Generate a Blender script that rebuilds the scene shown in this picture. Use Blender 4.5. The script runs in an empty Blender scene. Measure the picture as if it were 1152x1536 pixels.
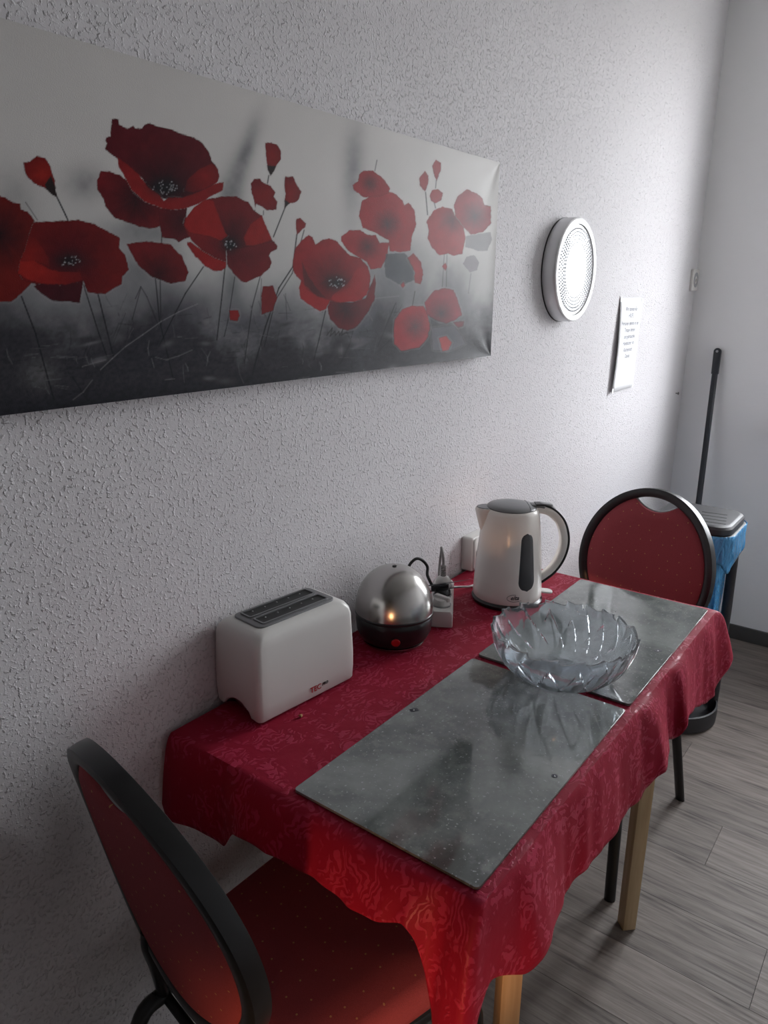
import bpy, bmesh, math, random
import numpy as np
from mathutils import Vector, Matrix
random.seed(7)
rng = np.random.default_rng(7)
S = bpy.context.scene
COL = S.collection
PI = math.pi

# ------------------------------------------------------------------ camera
CAM = (-0.6445, -0.8697, 1.4041)
YAW, PITCH, ROLL, FPX = 0.6458957, 0.2881601, 0.0074688, 1106.34
_F = Vector((math.cos(PITCH) * math.cos(YAW), math.cos(PITCH) * math.sin(YAW), -math.sin(PITCH)))
_R0 = _F.cross(Vector((0, 0, 1))).normalized()
_U0 = _R0.cross(_F)
_R = math.cos(ROLL) * _R0 + math.sin(ROLL) * _U0
_U = -math.sin(ROLL) * _R0 + math.cos(ROLL) * _U0
cd = bpy.data.cameras.new('camera')
co = bpy.data.objects.new('camera', cd)
COL.objects.link(co)
M = Matrix.Identity(4)
for i in range(3):
    M[i][0], M[i][1], M[i][2], M[i][3] = _R[i], _U[i], -_F[i], CAM[i]
co.matrix_world = M
cd.sensor_fit = 'VERTICAL'
cd.sensor_height = 36.0
cd.lens = FPX / 1536 * 36
cd.clip_start = 0.02
S.camera = co

def ray(u, v):
    return _F + _R * ((u - 576) / FPX) + _U * ((768 - v) / FPX)
def ony(u, v, y):
    d = ray(u, v); t = (y - CAM[1]) / d.y
    return Vector(CAM) + d * t
def onx(u, v, x):
    d = ray(u, v); t = (x - CAM[0]) / d.x
    return Vector(CAM) + d * t
def onz(u, v, z):
    d = ray(u, v); t = (z - CAM[2]) / d.z
    return Vector(CAM) + d * t

# ------------------------------------------------------------------ world, lights, exposure
XF, XB, YR, ZC = 2.562, -2.9, -1.75, 2.5       # far wall, back wall, right wall, ceiling
WY0, WY1, WZ0, WZ1 = -0.40, -1.30, 0.93, 2.28   # window opening in the far wall
S.view_settings.view_transform = 'Standard'
S.view_settings.look = 'None'
S.view_settings.gamma = 1
S.view_settings.use_curve_mapping = False
S.view_settings.exposure = 0.0
w = bpy.data.worlds.new('overcast_sky'); S.world = w
w.use_nodes = True
nt = w.node_tree; nt.nodes.clear()
wo = nt.nodes.new('ShaderNodeOutputWorld'); wb = nt.nodes.new('ShaderNodeBackground')
tc = nt.nodes.new('ShaderNodeTexCoord'); sx = nt.nodes.new('ShaderNodeSeparateXYZ')
cr = nt.nodes.new('ShaderNodeValToRGB')
cr.color_ramp.elements[0].position = 0.44; cr.color_ramp.elements[0].color = (0.20, 0.20, 0.19, 1)
cr.color_ramp.elements[1].position = 0.52; cr.color_ramp.elements[1].color = (0.93, 0.96, 1.0, 1)
mr = nt.nodes.new('ShaderNodeMapRange'); mr.inputs[1].default_value = -1; mr.inputs[2].default_value = 1
nt.links.new(tc.outputs['Generated'], sx.inputs[0]); nt.links.new(sx.outputs['Z'], mr.inputs[0])
nt.links.new(mr.outputs[0], cr.inputs[0]); nt.links.new(cr.outputs[0], wb.inputs[0])
wb.inputs[1].default_value = 27.0
nt.links.new(wb.outputs[0], wo.inputs[0])
pl = bpy.data.lights.new('window_portal', 'AREA'); pl.shape = 'RECTANGLE'
pl.size = WZ1 - WZ0; pl.size_y = WY0 - WY1
pl.cycles.is_portal = True
po = bpy.data.objects.new('window_portal', pl); COL.objects.link(po)
po.location = (XF + 0.26, (WY0 + WY1) / 2, (WZ0 + WZ1) / 2)
po.rotation_euler = (0, PI / 2, 0)

# ------------------------------------------------------------------ helpers
def finish(me, smooth=None):
    if smooth is not None:
        me.polygons.foreach_set('use_smooth', [True] * len(me.polygons))
        me.set_sharp_from_angle(angle=math.radians(smooth))
    me.update()
def link(name, me, mat=None, parent=None, smooth=None):
    finish(me, smooth)
    o = bpy.data.objects.new(name, me)
    COL.objects.link(o)
    if mat: me.materials.append(mat)
    if parent is not None: o.parent = parent
    return o
def fbm_obj(name, bm, mat=None, parent=None, smooth=None):
    bmesh.ops.recalc_face_normals(bm, faces=bm.faces[:])
    me = bpy.data.meshes.new(name); bm.to_mesh(me); bm.free()
    return link(name, me, mat, parent, smooth)
def tag(o, label, cat, group=None):
    o['label'] = label; o['category'] = cat
    if group: o['group'] = group
    return o
def thing(name, label, cat, loc=(0, 0, 0), rz=0, group=None):
    o = bpy.data.objects.new(name, None); COL.objects.link(o)
    o.empty_display_size = 0.05
    o.location = loc; o.rotation_euler = (0, 0, rz)
    return tag(o, label, cat, group)
def struct(o):
    o['kind'] = 'structure'; return o
def add_box(bm, lo, hi, bev=0, seg=2, mat=None):
    r = bmesh.ops.create_cube(bm, size=1)
    vs = r['verts']
    c = [(lo[i] + hi[i]) / 2 for i in range(3)]; s = [abs(hi[i] - lo[i]) for i in range(3)]
    for v in vs:
        v.co = Vector((c[0] + v.co.x * s[0], c[1] + v.co.y * s[1], c[2] + v.co.z * s[2]))
    if bev:
        es = list({e for v in vs for e in v.link_edges})
        bmesh.ops.bevel(bm, geom=es, offset=bev, segments=seg, affect='EDGES', profile=0.5)
def box(name, lo, hi, mat, parent=None, bev=0, seg=2):
    bm = bmesh.new(); add_box(bm, lo, hi, bev, seg)
    return fbm_obj(name, bm, mat, parent, 40 if bev else None)
def add_loft(bm, rings, closed=True, caps=True):
    rs = [[bm.verts.new(p) for p in r] for r in rings]
    n = len(rs[0])
    for a, b in zip(rs, rs[1:]):
        for i in range(n if closed else n - 1):
            j = (i + 1) % n
            try: bm.faces.new((a[i], a[j], b[j], b[i]))
            except ValueError: pass
    if caps and closed:
        bm.faces.new(rs[0]); bm.faces.new(rs[-1])
    return rs
def add_lathe(bm, prof, n=48, c=(0, 0, 0), caps=True):
    rings = []
    for r, z in prof:
        r = max(r, 0.0004)
        rings.append([(c[0] + r * math.cos(2 * PI * i / n), c[1] + r * math.sin(2 * PI * i / n), c[2] + z) for i in range(n)])
    add_loft(bm, rings, True, caps)
def lathe(name, prof, mat, parent=None, n=48, c=(0, 0, 0), smooth=35, caps=True):
    bm = bmesh.new(); add_lathe(bm, prof, n, c, caps)
    return fbm_obj(name, bm, mat, parent, smooth)
def crom(pts, n):
    pts = [Vector(p) for p in pts]; P = [2 * pts[0] - pts[1]] + pts + [2 * pts[-1] - pts[-2]]
    out = []
    for i in range(1, len(P) - 2):
        for k in range(n):
            t = k / n; a, b, c, d = P[i - 1:i + 3]
            out.append(0.5 * ((2 * b) + (c - a) * t + (2 * a - 5 * b + 4 * c - d) * t * t + (3 * b - a - 3 * c + d) * t ** 3))
    out.append(pts[-1]); return out
def add_tube(bm, path, r, n=10, r2=None, closed=False):
    """tube with an elliptic section (r across, r2 in the plane of the bend)."""
    path = [Vector(p) for p in path]; N = len(path); rings = []
    up = None
    for i, p in enumerate(path):
        if closed: t = (path[(i + 1) % N] - path[i - 1]).normalized()
        else: t = (path[min(i + 1, N - 1)] - path[max(i - 1, 0)]).normalized()
        if up is None:
            a = Vector((0, 0, 1)) if abs(t.z) < 0.9 else Vector((1, 0, 0))
            up = (a - t * a.dot(t)).normalized()
        else:
            up = (up - t * up.dot(t)).normalized()
        s = t.cross(up)
        rr = r(i / (N - 1)) if callable(r) else r
        q = rr if r2 is None else r2
        rings.append([p + up * (q * math.sin(2 * PI * k / n)) + s * (rr * math.cos(2 * PI * k / n)) for k in range(n)])
    if closed: rings.append(rings[0])
    if closed:
        rs = [[bm.verts.new(p) for p in rg] for rg in rings[:-1]]
        for a in range(N):
            A, B = rs[a], rs[(a + 1) % N]
            for k in range(n):
                bm.faces.new((A[k], A[(k + 1) % n], B[(k + 1) % n], B[k]))
    else:
        add_loft(bm, rings)
def tube(name, path, r, mat, parent=None, n=10, r2=None, closed=False):
    bm = bmesh.new(); add_tube(bm, path, r, n, r2, closed)
    return fbm_obj(name, bm, mat, parent, 50)
def add_prism(bm, poly, fn, t0, t1):
    """extrude a 2D outline; fn(a, b, t) gives the 3D point."""
    A = [bm.verts.new(fn(a, b, t0)) for a, b in poly]; B = [bm.verts.new(fn(a, b, t1)) for a, b in poly]
    n = len(poly)
    bm.faces.new(A); bm.faces.new(B)
    for i in range(n):
        j = (i + 1) % n
        bm.faces.new((A[i], A[j], B[j], B[i]))
def prism(name, poly, fn, t0, t1, mat, parent=None, smooth=None, bev=0):
    bm = bmesh.new(); add_prism(bm, poly, fn, t0, t1)
    if bev:
        bmesh.ops.recalc_face_normals(bm, faces=bm.faces[:])
        bmesh.ops.bevel(bm, geom=[e for e in bm.edges if e.calc_face_angle(0) > 0.7], offset=bev, segments=2, affect='EDGES', profile=0.5)
    return fbm_obj(name, bm, mat, parent, smooth)
def rrect(x0, y0, x1, y1, r, n=6):
    out = []
    for cx, cy, a0 in ((x1 - r, y1 - r, 0), (x0 + r, y1 - r, 90), (x0 + r, y0 + r, 180), (x1 - r, y0 + r, 270)):
        for k in range(n + 1):
            a = math.radians(a0 + 90 * k / n); out.append((cx + r * math.cos(a), cy + r * math.sin(a)))
    return out
def text_mesh(txt, size, align='CENTER', shear=0.0, ex=0.0002, bold=0.0):
    cu = bpy.data.curves.new('t', 'FONT'); cu.body = txt; cu.size = size; cu.align_x = align
    cu.shear = shear; cu.extrude = ex; cu.resolution_u = 3; cu.offset = bold
    o = bpy.data.objects.new('t', cu); COL.objects.link(o)
    bpy.context.view_layer.update()
    dg = bpy.context.evaluated_depsgraph_get()
    me = bpy.data.meshes.new_from_object(o.evaluated_get(dg))
    bpy.data.objects.remove(o); bpy.data.curves.remove(cu)
    return me

# ------------------------------------------------------------------ materials
MATS = {}
def mat(name, col=(0.8, 0.8, 0.8), rough=0.5, metal=0.0, spec=0.5, **kw):
    m = bpy.data.materials.new(name); m.use_nodes = True
    b = m.node_tree.nodes['Principled BSDF']
    b.inputs['Base Color'].default_value = (*col, 1)
    b.inputs['Roughness'].default_value = rough
    b.inputs['Metallic'].default_value = metal
    b.inputs['Specular IOR Level'].default_value = spec
    for k, v in kw.items():
        b.inputs[k].default_value = v
    MATS[name] = m
    return m
class NB:
    def __init__(s, m): s.t = m.node_tree; s.b = s.t.nodes['Principled BSDF']
    def n(s, ty, **p):
        o = s.t.nodes.new(ty)
        for k, v in p.items(): setattr(o, k, v)
        return o
    def l(s, a, b): s.t.links.new(a, b)
    def coord(s, kind='Object', scale=(1, 1, 1), rot=(0, 0, 0)):
        c = s.n('ShaderNodeTexCoord'); mp = s.n('ShaderNodeMapping')
        mp.inputs['Scale'].default_value = scale; mp.inputs['Rotation'].default_value = rot
        s.l(c.outputs[kind], mp.inputs[0]); return mp.outputs[0]
    def noise(s, vec, scale, detail=3, rough=0.5, dist=0.0):
        o = s.n('ShaderNodeTexNoise'); o.inputs['Scale'].default_value = scale
        o.inputs['Detail'].default_value = detail; o.inputs['Roughness'].default_value = rough
        o.inputs['Distortion'].default_value = dist
        s.l(vec, o.inputs['Vector']); return o.outputs['Fac']
    def ramp(s, fac, els, mode='LINEAR'):
        r = s.n('ShaderNodeValToRGB'); r.color_ramp.interpolation = mode
        e = r.color_ramp.elements
        while len(e) < len(els): e.new(0.5)
        for x, (p, c) in zip(e, els):
            x.position = p; x.color = (*c, 1) if len(c) == 3 else c
        s.l(fac, r.inputs[0]); return r.outputs[0]
    def fr(s, fac, a, b, lo=0.0, hi=1.0):
        o = s.n('ShaderNodeMapRange'); o.inputs[1].default_value = a; o.inputs[2].default_value = b
        o.inputs[3].default_value = lo; o.inputs[4].default_value = hi
        s.l(fac, o.inputs[0]); return o.outputs[0]
    def math(s, op, a, b=None):
        o = s.n('ShaderNodeMath', operation=op)
        for i, x in enumerate((a, b)):
            if x is None: continue
            if isinstance(x, (int, float)): o.inputs[i].default_value = x
            else: s.l(x, o.inputs[i])
        return o.outputs[0]
    def mix(s, fac, a, b):
        o = s.n('ShaderNodeMix', data_type='RGBA')
        if isinstance(fac, (int, float)): o.inputs[0].default_value = fac
        else: s.l(fac, o.inputs[0])
        for i, x in ((6, a), (7, b)):
            if isinstance(x, tuple): o.inputs[i].default_value = (*x, 1)
            else: s.l(x, o.inputs[i])
        return o.outputs[2]
    def bump(s, h, dist=0.001, strength=1.0):
        o = s.n('ShaderNodeBump'); o.inputs['Strength'].default_value = strength
        o.inputs['Distance'].default_value = dist
        s.l(h, o.inputs['Height']); s.l(o.outputs[0], s.b.inputs['Normal'])
    def col(s, x): s.l(x, s.b.inputs['Base Color'])
    def rough(s, x): s.l(x, s.b.inputs['Roughness'])

# woodchip wallpaper
m = mat('woodchip_wallpaper', (0.74, 0.72, 0.735), 0.75, spec=0.25); k = NB(m)
v = k.coord()
n1 = k.noise(v, 185, 2, 0.5); n2 = k.noise(v, 60, 2); n3 = k.noise(v, 460, 2)
chip = k.fr(n1, 0.52, 0.68); big = k.fr(n2, 0.40, 0.62, 0.25, 1)
h = k.math('ADD', k.math('MULTIPLY', chip, big), k.math('MULTIPLY', n3, 0.10))
k.bump(h, 0.0023, 1.0)
k.col(k.ramp(k.noise(v, 1.3, 2), [(0.3, (0.625, 0.605, 0.62)), (0.7, (0.675, 0.655, 0.67))]))
# plainer plaster
m = mat('painted_plaster', (0.86, 0.86, 0.865), 0.8, spec=0.2); k = NB(m)
v = k.coord(); h = k.math('ADD', k.noise(v, 60, 4, 0.6), k.math('MULTIPLY', k.noise(v, 9, 2), 1.5)); k.bump(h, 0.0012, 0.6)
mat('dark_back_wall', (0.16, 0.14, 0.12), 0.7)
mat('ceiling_paint', (0.72, 0.72, 0.71), 0.9, spec=0.1)
# floor planks
for i in range(4):
    m = mat('grey_oak_%d' % i, (0.2, 0.18, 0.17), 0.42, spec=0.3); k = NB(m)
    v = k.coord('Object', (1, 0.05, 1)); v2 = k.coord('Object', (1, 0.13, 1))
    g = k.noise(v, 110, 5, 0.62, 0.6); g2 = k.noise(v2, 20, 3, 0.5, 1.4)
    f = k.math('ADD', k.math('MULTIPLY', g, 0.6), k.math('MULTIPLY', g2, 0.5))
    d = (0.92, 1.0, 1.08, 0.86)[i]
    k.col(k.ramp(f, [(0.36, (0.052 * d, 0.043 * d, 0.038 * d)), (0.5, (0.140 * d, 0.118 * d, 0.104 * d)), (0.66, (0.205 * d, 0.176 * d, 0.156 * d))]))
    k.rough(k.fr(g, 0.3, 0.7, 0.62, 0.46)); k.bump(g, 0.0009, 0.7)
mat('floor_joint', (0.03, 0.027, 0.025), 0.8)
mat('baseboard_grey', (0.075, 0.072, 0.07), 0.5)
mat('window_white', (0.8, 0.8, 0.8), 0.35)
mat('sill_stone', (0.10, 0.10, 0.10), 0.35)
m = bpy.data.materials.new('window_glass'); m.use_nodes = True
t_ = m.node_tree; t_.nodes.clear()
o_ = t_.nodes.new('ShaderNodeOutputMaterial'); mx = t_.nodes.new('ShaderNodeMixShader'); tr = t_.nodes.new('ShaderNodeBsdfTransparent'); gl = t_.nodes.new('ShaderNodeBsdfGlossy')
gl.inputs['Roughness'].default_value = 0.02; mx.inputs[0].default_value = 0.07
t_.links.new(tr.outputs[0], mx.inputs[1]); t_.links.new(gl.outputs[0], mx.inputs[2]); t_.links.new(mx.outputs[0], o_.inputs[0]); MATS['window_glass'] = m
# canvas print
m = mat('canvas_print', (0.5, 0.5, 0.5), 0.36, spec=0.07); k = NB(m)
at = k.n('ShaderNodeVertexColor'); at.layer_name = 'print'; k.col(at.outputs[0])
v = k.coord('Object')
k.bump(k.noise(v, 700, 2), 0.0004, 0.5)
mat('canvas_back_wood', (0.45, 0.33, 0.2), 0.7)
# damask cloth
m = mat('red_damask', (0.3, 0.01, 0.03), 0.5, spec=0.16); k = NB(m)
v = k.coord('Object')
nd = k.n('ShaderNodeTexNoise'); nd.inputs['Scale'].default_value = 24; nd.inputs['Detail'].default_value = 2; k.l(v, nd.inputs['Vector'])
vm = k.n('ShaderNodeVectorMath', operation='MULTIPLY_ADD'); vm.inputs[1].default_value = (0.06, 0.06, 0.06)
k.l(nd.outputs['Color'], vm.inputs[0]); k.l(v, vm.inputs[2])
wvd = k.n('ShaderNodeTexWave', wave_type='RINGS'); wvd.inputs['Scale'].default_value = 30; wvd.inputs['Distortion'].default_value = 9; wvd.inputs['Detail'].default_value = 2.5; wvd.inputs['Detail Scale'].default_value = 1.6
k.l(vm.outputs[0], wvd.inputs[0])
pm = k.fr(k.noise(v, 26, 2, 0.5, 1.2), 0.46, 0.54)
pat = k.math('MULTIPLY', k.fr(wvd.outputs['Fac'], 0.46, 0.60), pm)
k.col(k.mix(pat, (0.265, 0.0055, 0.025), (0.375, 0.024, 0.062)))
k.rough(k.fr(pat, 0, 1, 0.62, 0.40))
k.bump(k.math('ADD', k.math('MULTIPLY', pat, 0.6), k.math('ADD', k.math('MULTIPLY', k.noise(v, 900, 1), 0.25), k.math('MULTIPLY', k.noise(v, 22, 3), 2.6))), 0.0012, 0.6)
k.b.inputs['Sheen Weight'].default_value = 0.06; k.b.inputs['Sheen Roughness'].default_value = 0.4; k.b.inputs['Sheen Tint'].default_value = (1, 0.3, 0.4, 1)
mat('pale_beech', (0.52, 0.37, 0.20), 0.45); k = NB(MATS['pale_beech'])
v = k.coord('Object', (1, 1, 0.06)); k.col(k.ramp(k.noise(v, 90, 3), [(0.3, (0.44, 0.30, 0.16)), (0.7, (0.56, 0.41, 0.24))]))
# chair
for nm, fl_ in (('dotted_fabric', (0, 1, 1)), ('dotted_seat_fabric', (1, 1, 0))):
  m = mat(nm, (0.12, 0.006, 0.01), 0.85, spec=0.15); k = NB(m)
  c3 = k.n('ShaderNodeTexCoord'); sp_ = k.n('ShaderNodeSeparateXYZ'); cb_ = k.n('ShaderNodeCombineXYZ'); k.l(c3.outputs['Object'], sp_.inputs[0])
  k.l(sp_.outputs['Y'], cb_.inputs[0]); k.l(sp_.outputs['X' if fl_[0] else 'Z'], cb_.inputs[1]); v = cb_.outputs[0]
  vo = k.n('ShaderNodeTexVoronoi', voronoi_dimensions='2D'); vo.inputs['Scale'].default_value = 31; vo.inputs['Randomness'].default_value = 0.5; k.l(v, vo.inputs['Vector'])
  dot = k.math('LESS_THAN', vo.outputs['Distance'], 0.046)
  base = k.ramp(k.noise(k.coord('Object'), 700, 2), [(0.3, (0.27, 0.052, 0.062)), (0.7, (0.34, 0.066, 0.078))])
  k.col(k.mix(dot, base, (0.50, 0.27, 0.12)))
  k.bump(k.noise(k.coord('Object'), 900, 2), 0.0006, 0.7)
mat('black_rim', (0.013, 0.013, 0.014), 0.36, spec=0.45)
mat('black_steel', (0.008, 0.008, 0.009), 0.35, spec=0.5)
# appliances
mat('cream_plastic', (0.66, 0.645, 0.62), 0.32)
mat('kettle_white', (0.86, 0.82, 0.78), 0.22)
mat('white_plastic', (0.70, 0.69, 0.67), 0.25)
mat('socket_white', (0.72, 0.70, 0.67), 0.3)
mat('plug_beige', (0.50, 0.40, 0.28), 0.45)
mat('grey_plastic', (0.17, 0.17, 0.175), 0.32)
mat('light_grey_plastic', (0.33, 0.33, 0.34), 0.4)
mat('dark_plastic', (0.016, 0.016, 0.017), 0.3)
mat('gauge_smoke', (0.035, 0.035, 0.04), 0.15)
mat('toaster_plate', (0.20, 0.20, 0.205), 0.36, 0.5)
mat('slot_black', (0.01, 0.01, 0.01), 0.6)
mat('steel_rivet', (0.6, 0.6, 0.6), 0.3, 1.0)
mat('red_print', (0.40, 0.012, 0.02), 0.4)
mat('black_print', (0.012, 0.012, 0.013), 0.5)
mat('red_switch', (0.48, 0.012, 0.015), 0.25)
mat('cable_black', (0.012, 0.012, 0.012), 0.45)
mat('cable_grey', (0.36, 0.35, 0.34), 0.45)
m = mat('brushed_steel', (0.44, 0.425, 0.41), 0.24, 1.0)
m = mat('brushed_aluminium', (0.60, 0.60, 0.61), 0.38, 1.0)
mat('lamp_rim', (0.84, 0.84, 0.84), 0.3)
m = mat('lamp_diffuser', (0.85, 0.85, 0.86), 0.10, spec=0.6, IOR=1.5); 
m = mat('lamp_crystal', (0.62, 0.65, 0.70), 0.12, spec=0.7)
mat('paper_white', (0.86, 0.86, 0.875), 0.75, spec=0.2)
mat('ink_grey', (0.24, 0.24, 0.27), 0.8)
mat('clear_tape', (0.9, 0.9, 0.9), 0.2)
# concrete-print glass boards
m = mat('concrete_glass', (0.1, 0.1, 0.1), 0.11, spec=0.95); k = NB(m)
v = k.coord('Object'); a = k.noise(v, 5.5, 6, 0.62, 0.3); b = k.noise(v, 42, 4, 0.65); sp = k.noise(v, 210, 2)
c1 = k.ramp(a, [(0.34, (0.055, 0.062, 0.059)), (0.50, (0.135, 0.150, 0.143)), (0.66, (0.23, 0.247, 0.237))])
c2 = k.mix(k.fr(b, 0.50, 0.70, 0, 0.6), c1, (0.24, 0.255, 0.245))
k.col(k.mix(k.fr(sp, 0.64, 0.72, 0, 0.9), c2, (0.36, 0.38, 0.38)))
k.rough(k.fr(b, 0.3, 0.75, 0.03, 0.10))
mat('glass_edge', (0.03, 0.055, 0.05), 0.12)
mat('rubber_pad', (0.02, 0.02, 0.035), 0.35)
m = mat('bowl_glass', (0.90, 0.95, 1.0), 0.06, IOR=1.47); m.node_tree.nodes['Principled BSDF'].inputs['Transmission Weight'].default_value = 0.94
k = NB(m); v = k.coord('Object'); k.bump(k.noise(v, 60, 2), 0.0006, 0.25)
m = mat('blue_bag', (0.06, 0.28, 0.55), 0.20, spec=0.7); k = NB(m); v = k.coord('Object', (1, 1, 0.35))
k.bump(k.noise(v, 30, 3, 0.55, 1.5), 0.02, 1.0)
mat('bin_black', (0.03, 0.03, 0.033), 0.52)
mat('stick_black', (0.014, 0.017, 0.024), 0.4)
mat('bristle', (0.05, 0.06, 0.09), 0.8)
mat('nail_metal', (0.12, 0.11, 0.10), 0.45, 0.7)
mat('crumb_brown', (0.34, 0.18, 0.07), 0.8)
m = mat('warm_globe', (1, 0.9, 0.75), 0.4)
G = MATS

# ------------------------------------------------------------------ room shell
fl = struct(box('floor', (XB - .2, YR - .2, -0.06), (XF + .25, 0.12, -0.004), G['floor_joint']))
pw, pln = 0.182, 1.29
meshes = {}
xi = 0; x = XB
while x < XF - 0.001:
    x1 = min(x + pw, XF)
    y = 0.0 - ((xi * 0.43) % 1.0) * pln
    ys = [0.0] + ([y] if y < -0.02 else [])
    while ys[-1] - pln > YR: ys.append(ys[-1] - pln)
    ys.append(YR)
    for a, b in zip(ys, ys[1:]):
        key = (round(x1 - x, 3), round(a - b, 3), rng.integers(0, 4))
        if key not in meshes:
            bm = bmesh.new(); add_box(bm, (0.0005, b - a + 0.0005, -0.004), (x1 - x - 0.0005, -0.0005, 0.0), 0)
            me = bpy.data.meshes.new('plank'); bm.to_mesh(me); bm.free(); me.materials.append(G['grey_oak_%d' % key[2]]); meshes[key] = me
        o = bpy.data.objects.new('plank', meshes[key]); COL.objects.link(o); o.location = (x, a, 0); o.parent = fl
    x = x1; xi += 1
struct(box('wall_left', (XB - .2, 0, 0), (XF, 0.12, ZC), G['woodchip_wallpaper']))
bm = bmesh.new()
add_box(bm, (XF, YR, 0), (XF + .25, 0.12, WZ0)); add_box(bm, (XF, YR, WZ1), (XF + .25, 0.12, ZC))
add_box(bm, (XF, WY0, WZ0), (XF + .25, 0.12, WZ1)); add_box(bm, (XF, YR, WZ0), (XF + .25, WY1, WZ1))
struct(fbm_obj('wall_far', bm, G['painted_plaster']))
struct(box('wall_right', (XB - .2, YR - .2, 0), (XF + .25, YR, ZC), G['painted_plaster']))
struct(box('wall_back', (XB - .2, YR, 0), (XB, 0, ZC), G['dark_back_wall']))
struct(box('ceiling', (XB - .2, YR - .2, ZC), (XF + .25, 0.12, ZC + .1), G['ceiling_paint']))
struct(box('baseboard_far', (XF - .014, YR, 0), (XF, 0, .062), G['baseboard_grey'], bev=.003))
struct(box('baseboard_left', (XB, -.014, 0), (XF - .014, 0, .062), G['baseboard_grey'], bev=.003))
# window in the far wall (beyond the right edge of the frame)
wn = bpy.data.objects.new('window_1', None); COL.objects.link(wn); struct(wn)
wn.location = (XF + .10, (WY0 + WY1) / 2, WZ0)
hw = (WY0 - WY1) / 2; hh = WZ1 - WZ0
bm = bmesh.new()
for lo, hi in (((0, -hw, 0), (.06, hw, .06)), ((0, -hw, hh - .06), (.06, hw, hh)), ((0, -hw, .06), (.06, -hw + .06, hh - .06)), ((0, hw - .06, .06), (.06, hw, hh - .06)), ((0, -.045, .06), (.06, .045, hh - .06))):
    add_box(bm, lo, hi)
fbm_obj('window_frame', bm, G['window_white'], wn)
box('pane', (.028, -hw + .06, .06), (.032, -.045, hh - .06), G['window_glass'], wn)
box('pane', (.028, .045, .06), (.032, hw - .06, hh - .06), G['window_glass'], wn)
box('window_sill', (-.20, -hw - .06, -.032), (0, hw + .036, 0.0), G['sill_stone'], wn, bev=.003)

# ------------------------------------------------------------------ lamp added to stand in for the unseen warm source behind the camera
LP, LA = Vector((-1.60, -1.20, .46)), Vector((-.13, -.50, .535))
ld_ = (LA - LP).normalized()
lamp = thing('warm_stand_in_lamp', 'black stand-in lamp with a warm spot head for an unseen source behind the photographer', 'lamp', (LP.x - .06, LP.y, 0))
lathe('base', [(0, 0), (.12, 0), (.12, .012), (.02, .02), (0, .02)], G['black_steel'], lamp, 32)
tube('pole', [(0, 0, .018), (0, 0, .2), (0, 0, .43)], .009, G['black_steel'], lamp, 12)
o = lathe('shade', [(.015, -.11), (.05, -.10), (.080, -.03), (.088, .02), (.084, .02), (.075, -.03), (.045, -.09), (.0, -.092)], G['black_steel'], lamp, 32, caps=False)
o.location = LP - lamp.location; o.rotation_euler = ld_.to_track_quat('Z', 'Y').to_euler()
wb_ = G['warm_globe'].node_tree.nodes['Principled BSDF']; wb_.inputs['Emission Color'].default_value = (1, .70, .42, 1); wb_.inputs['Emission Strength'].default_value = 20
for dz_ in (-.035, .035):
    o = lathe('bulb', [(.016 * math.sin(PI * i / 12), -.016 * math.cos(PI * i / 12)) for i in range(13)], G['warm_globe'], lamp, 16)
    o.location = LP - ld_ * .045 + Vector((0, 0, dz_)) - lamp.location
sl_ = bpy.data.lights.new('warm_spot', 'SPOT'); sl_.energy = 95; sl_.color = (1.0, .50, .22); sl_.spot_size = math.radians(19); sl_.spot_blend = 1.0; sl_.shadow_soft_size = .075
so = bpy.data.objects.new('warm_spot', sl_); COL.objects.link(so); so.parent = lamp
so.location = LP + ld_ * .005 - lamp.location; so.rotation_euler = ld_.to_track_quat('-Z', 'Y').to_euler()

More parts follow.
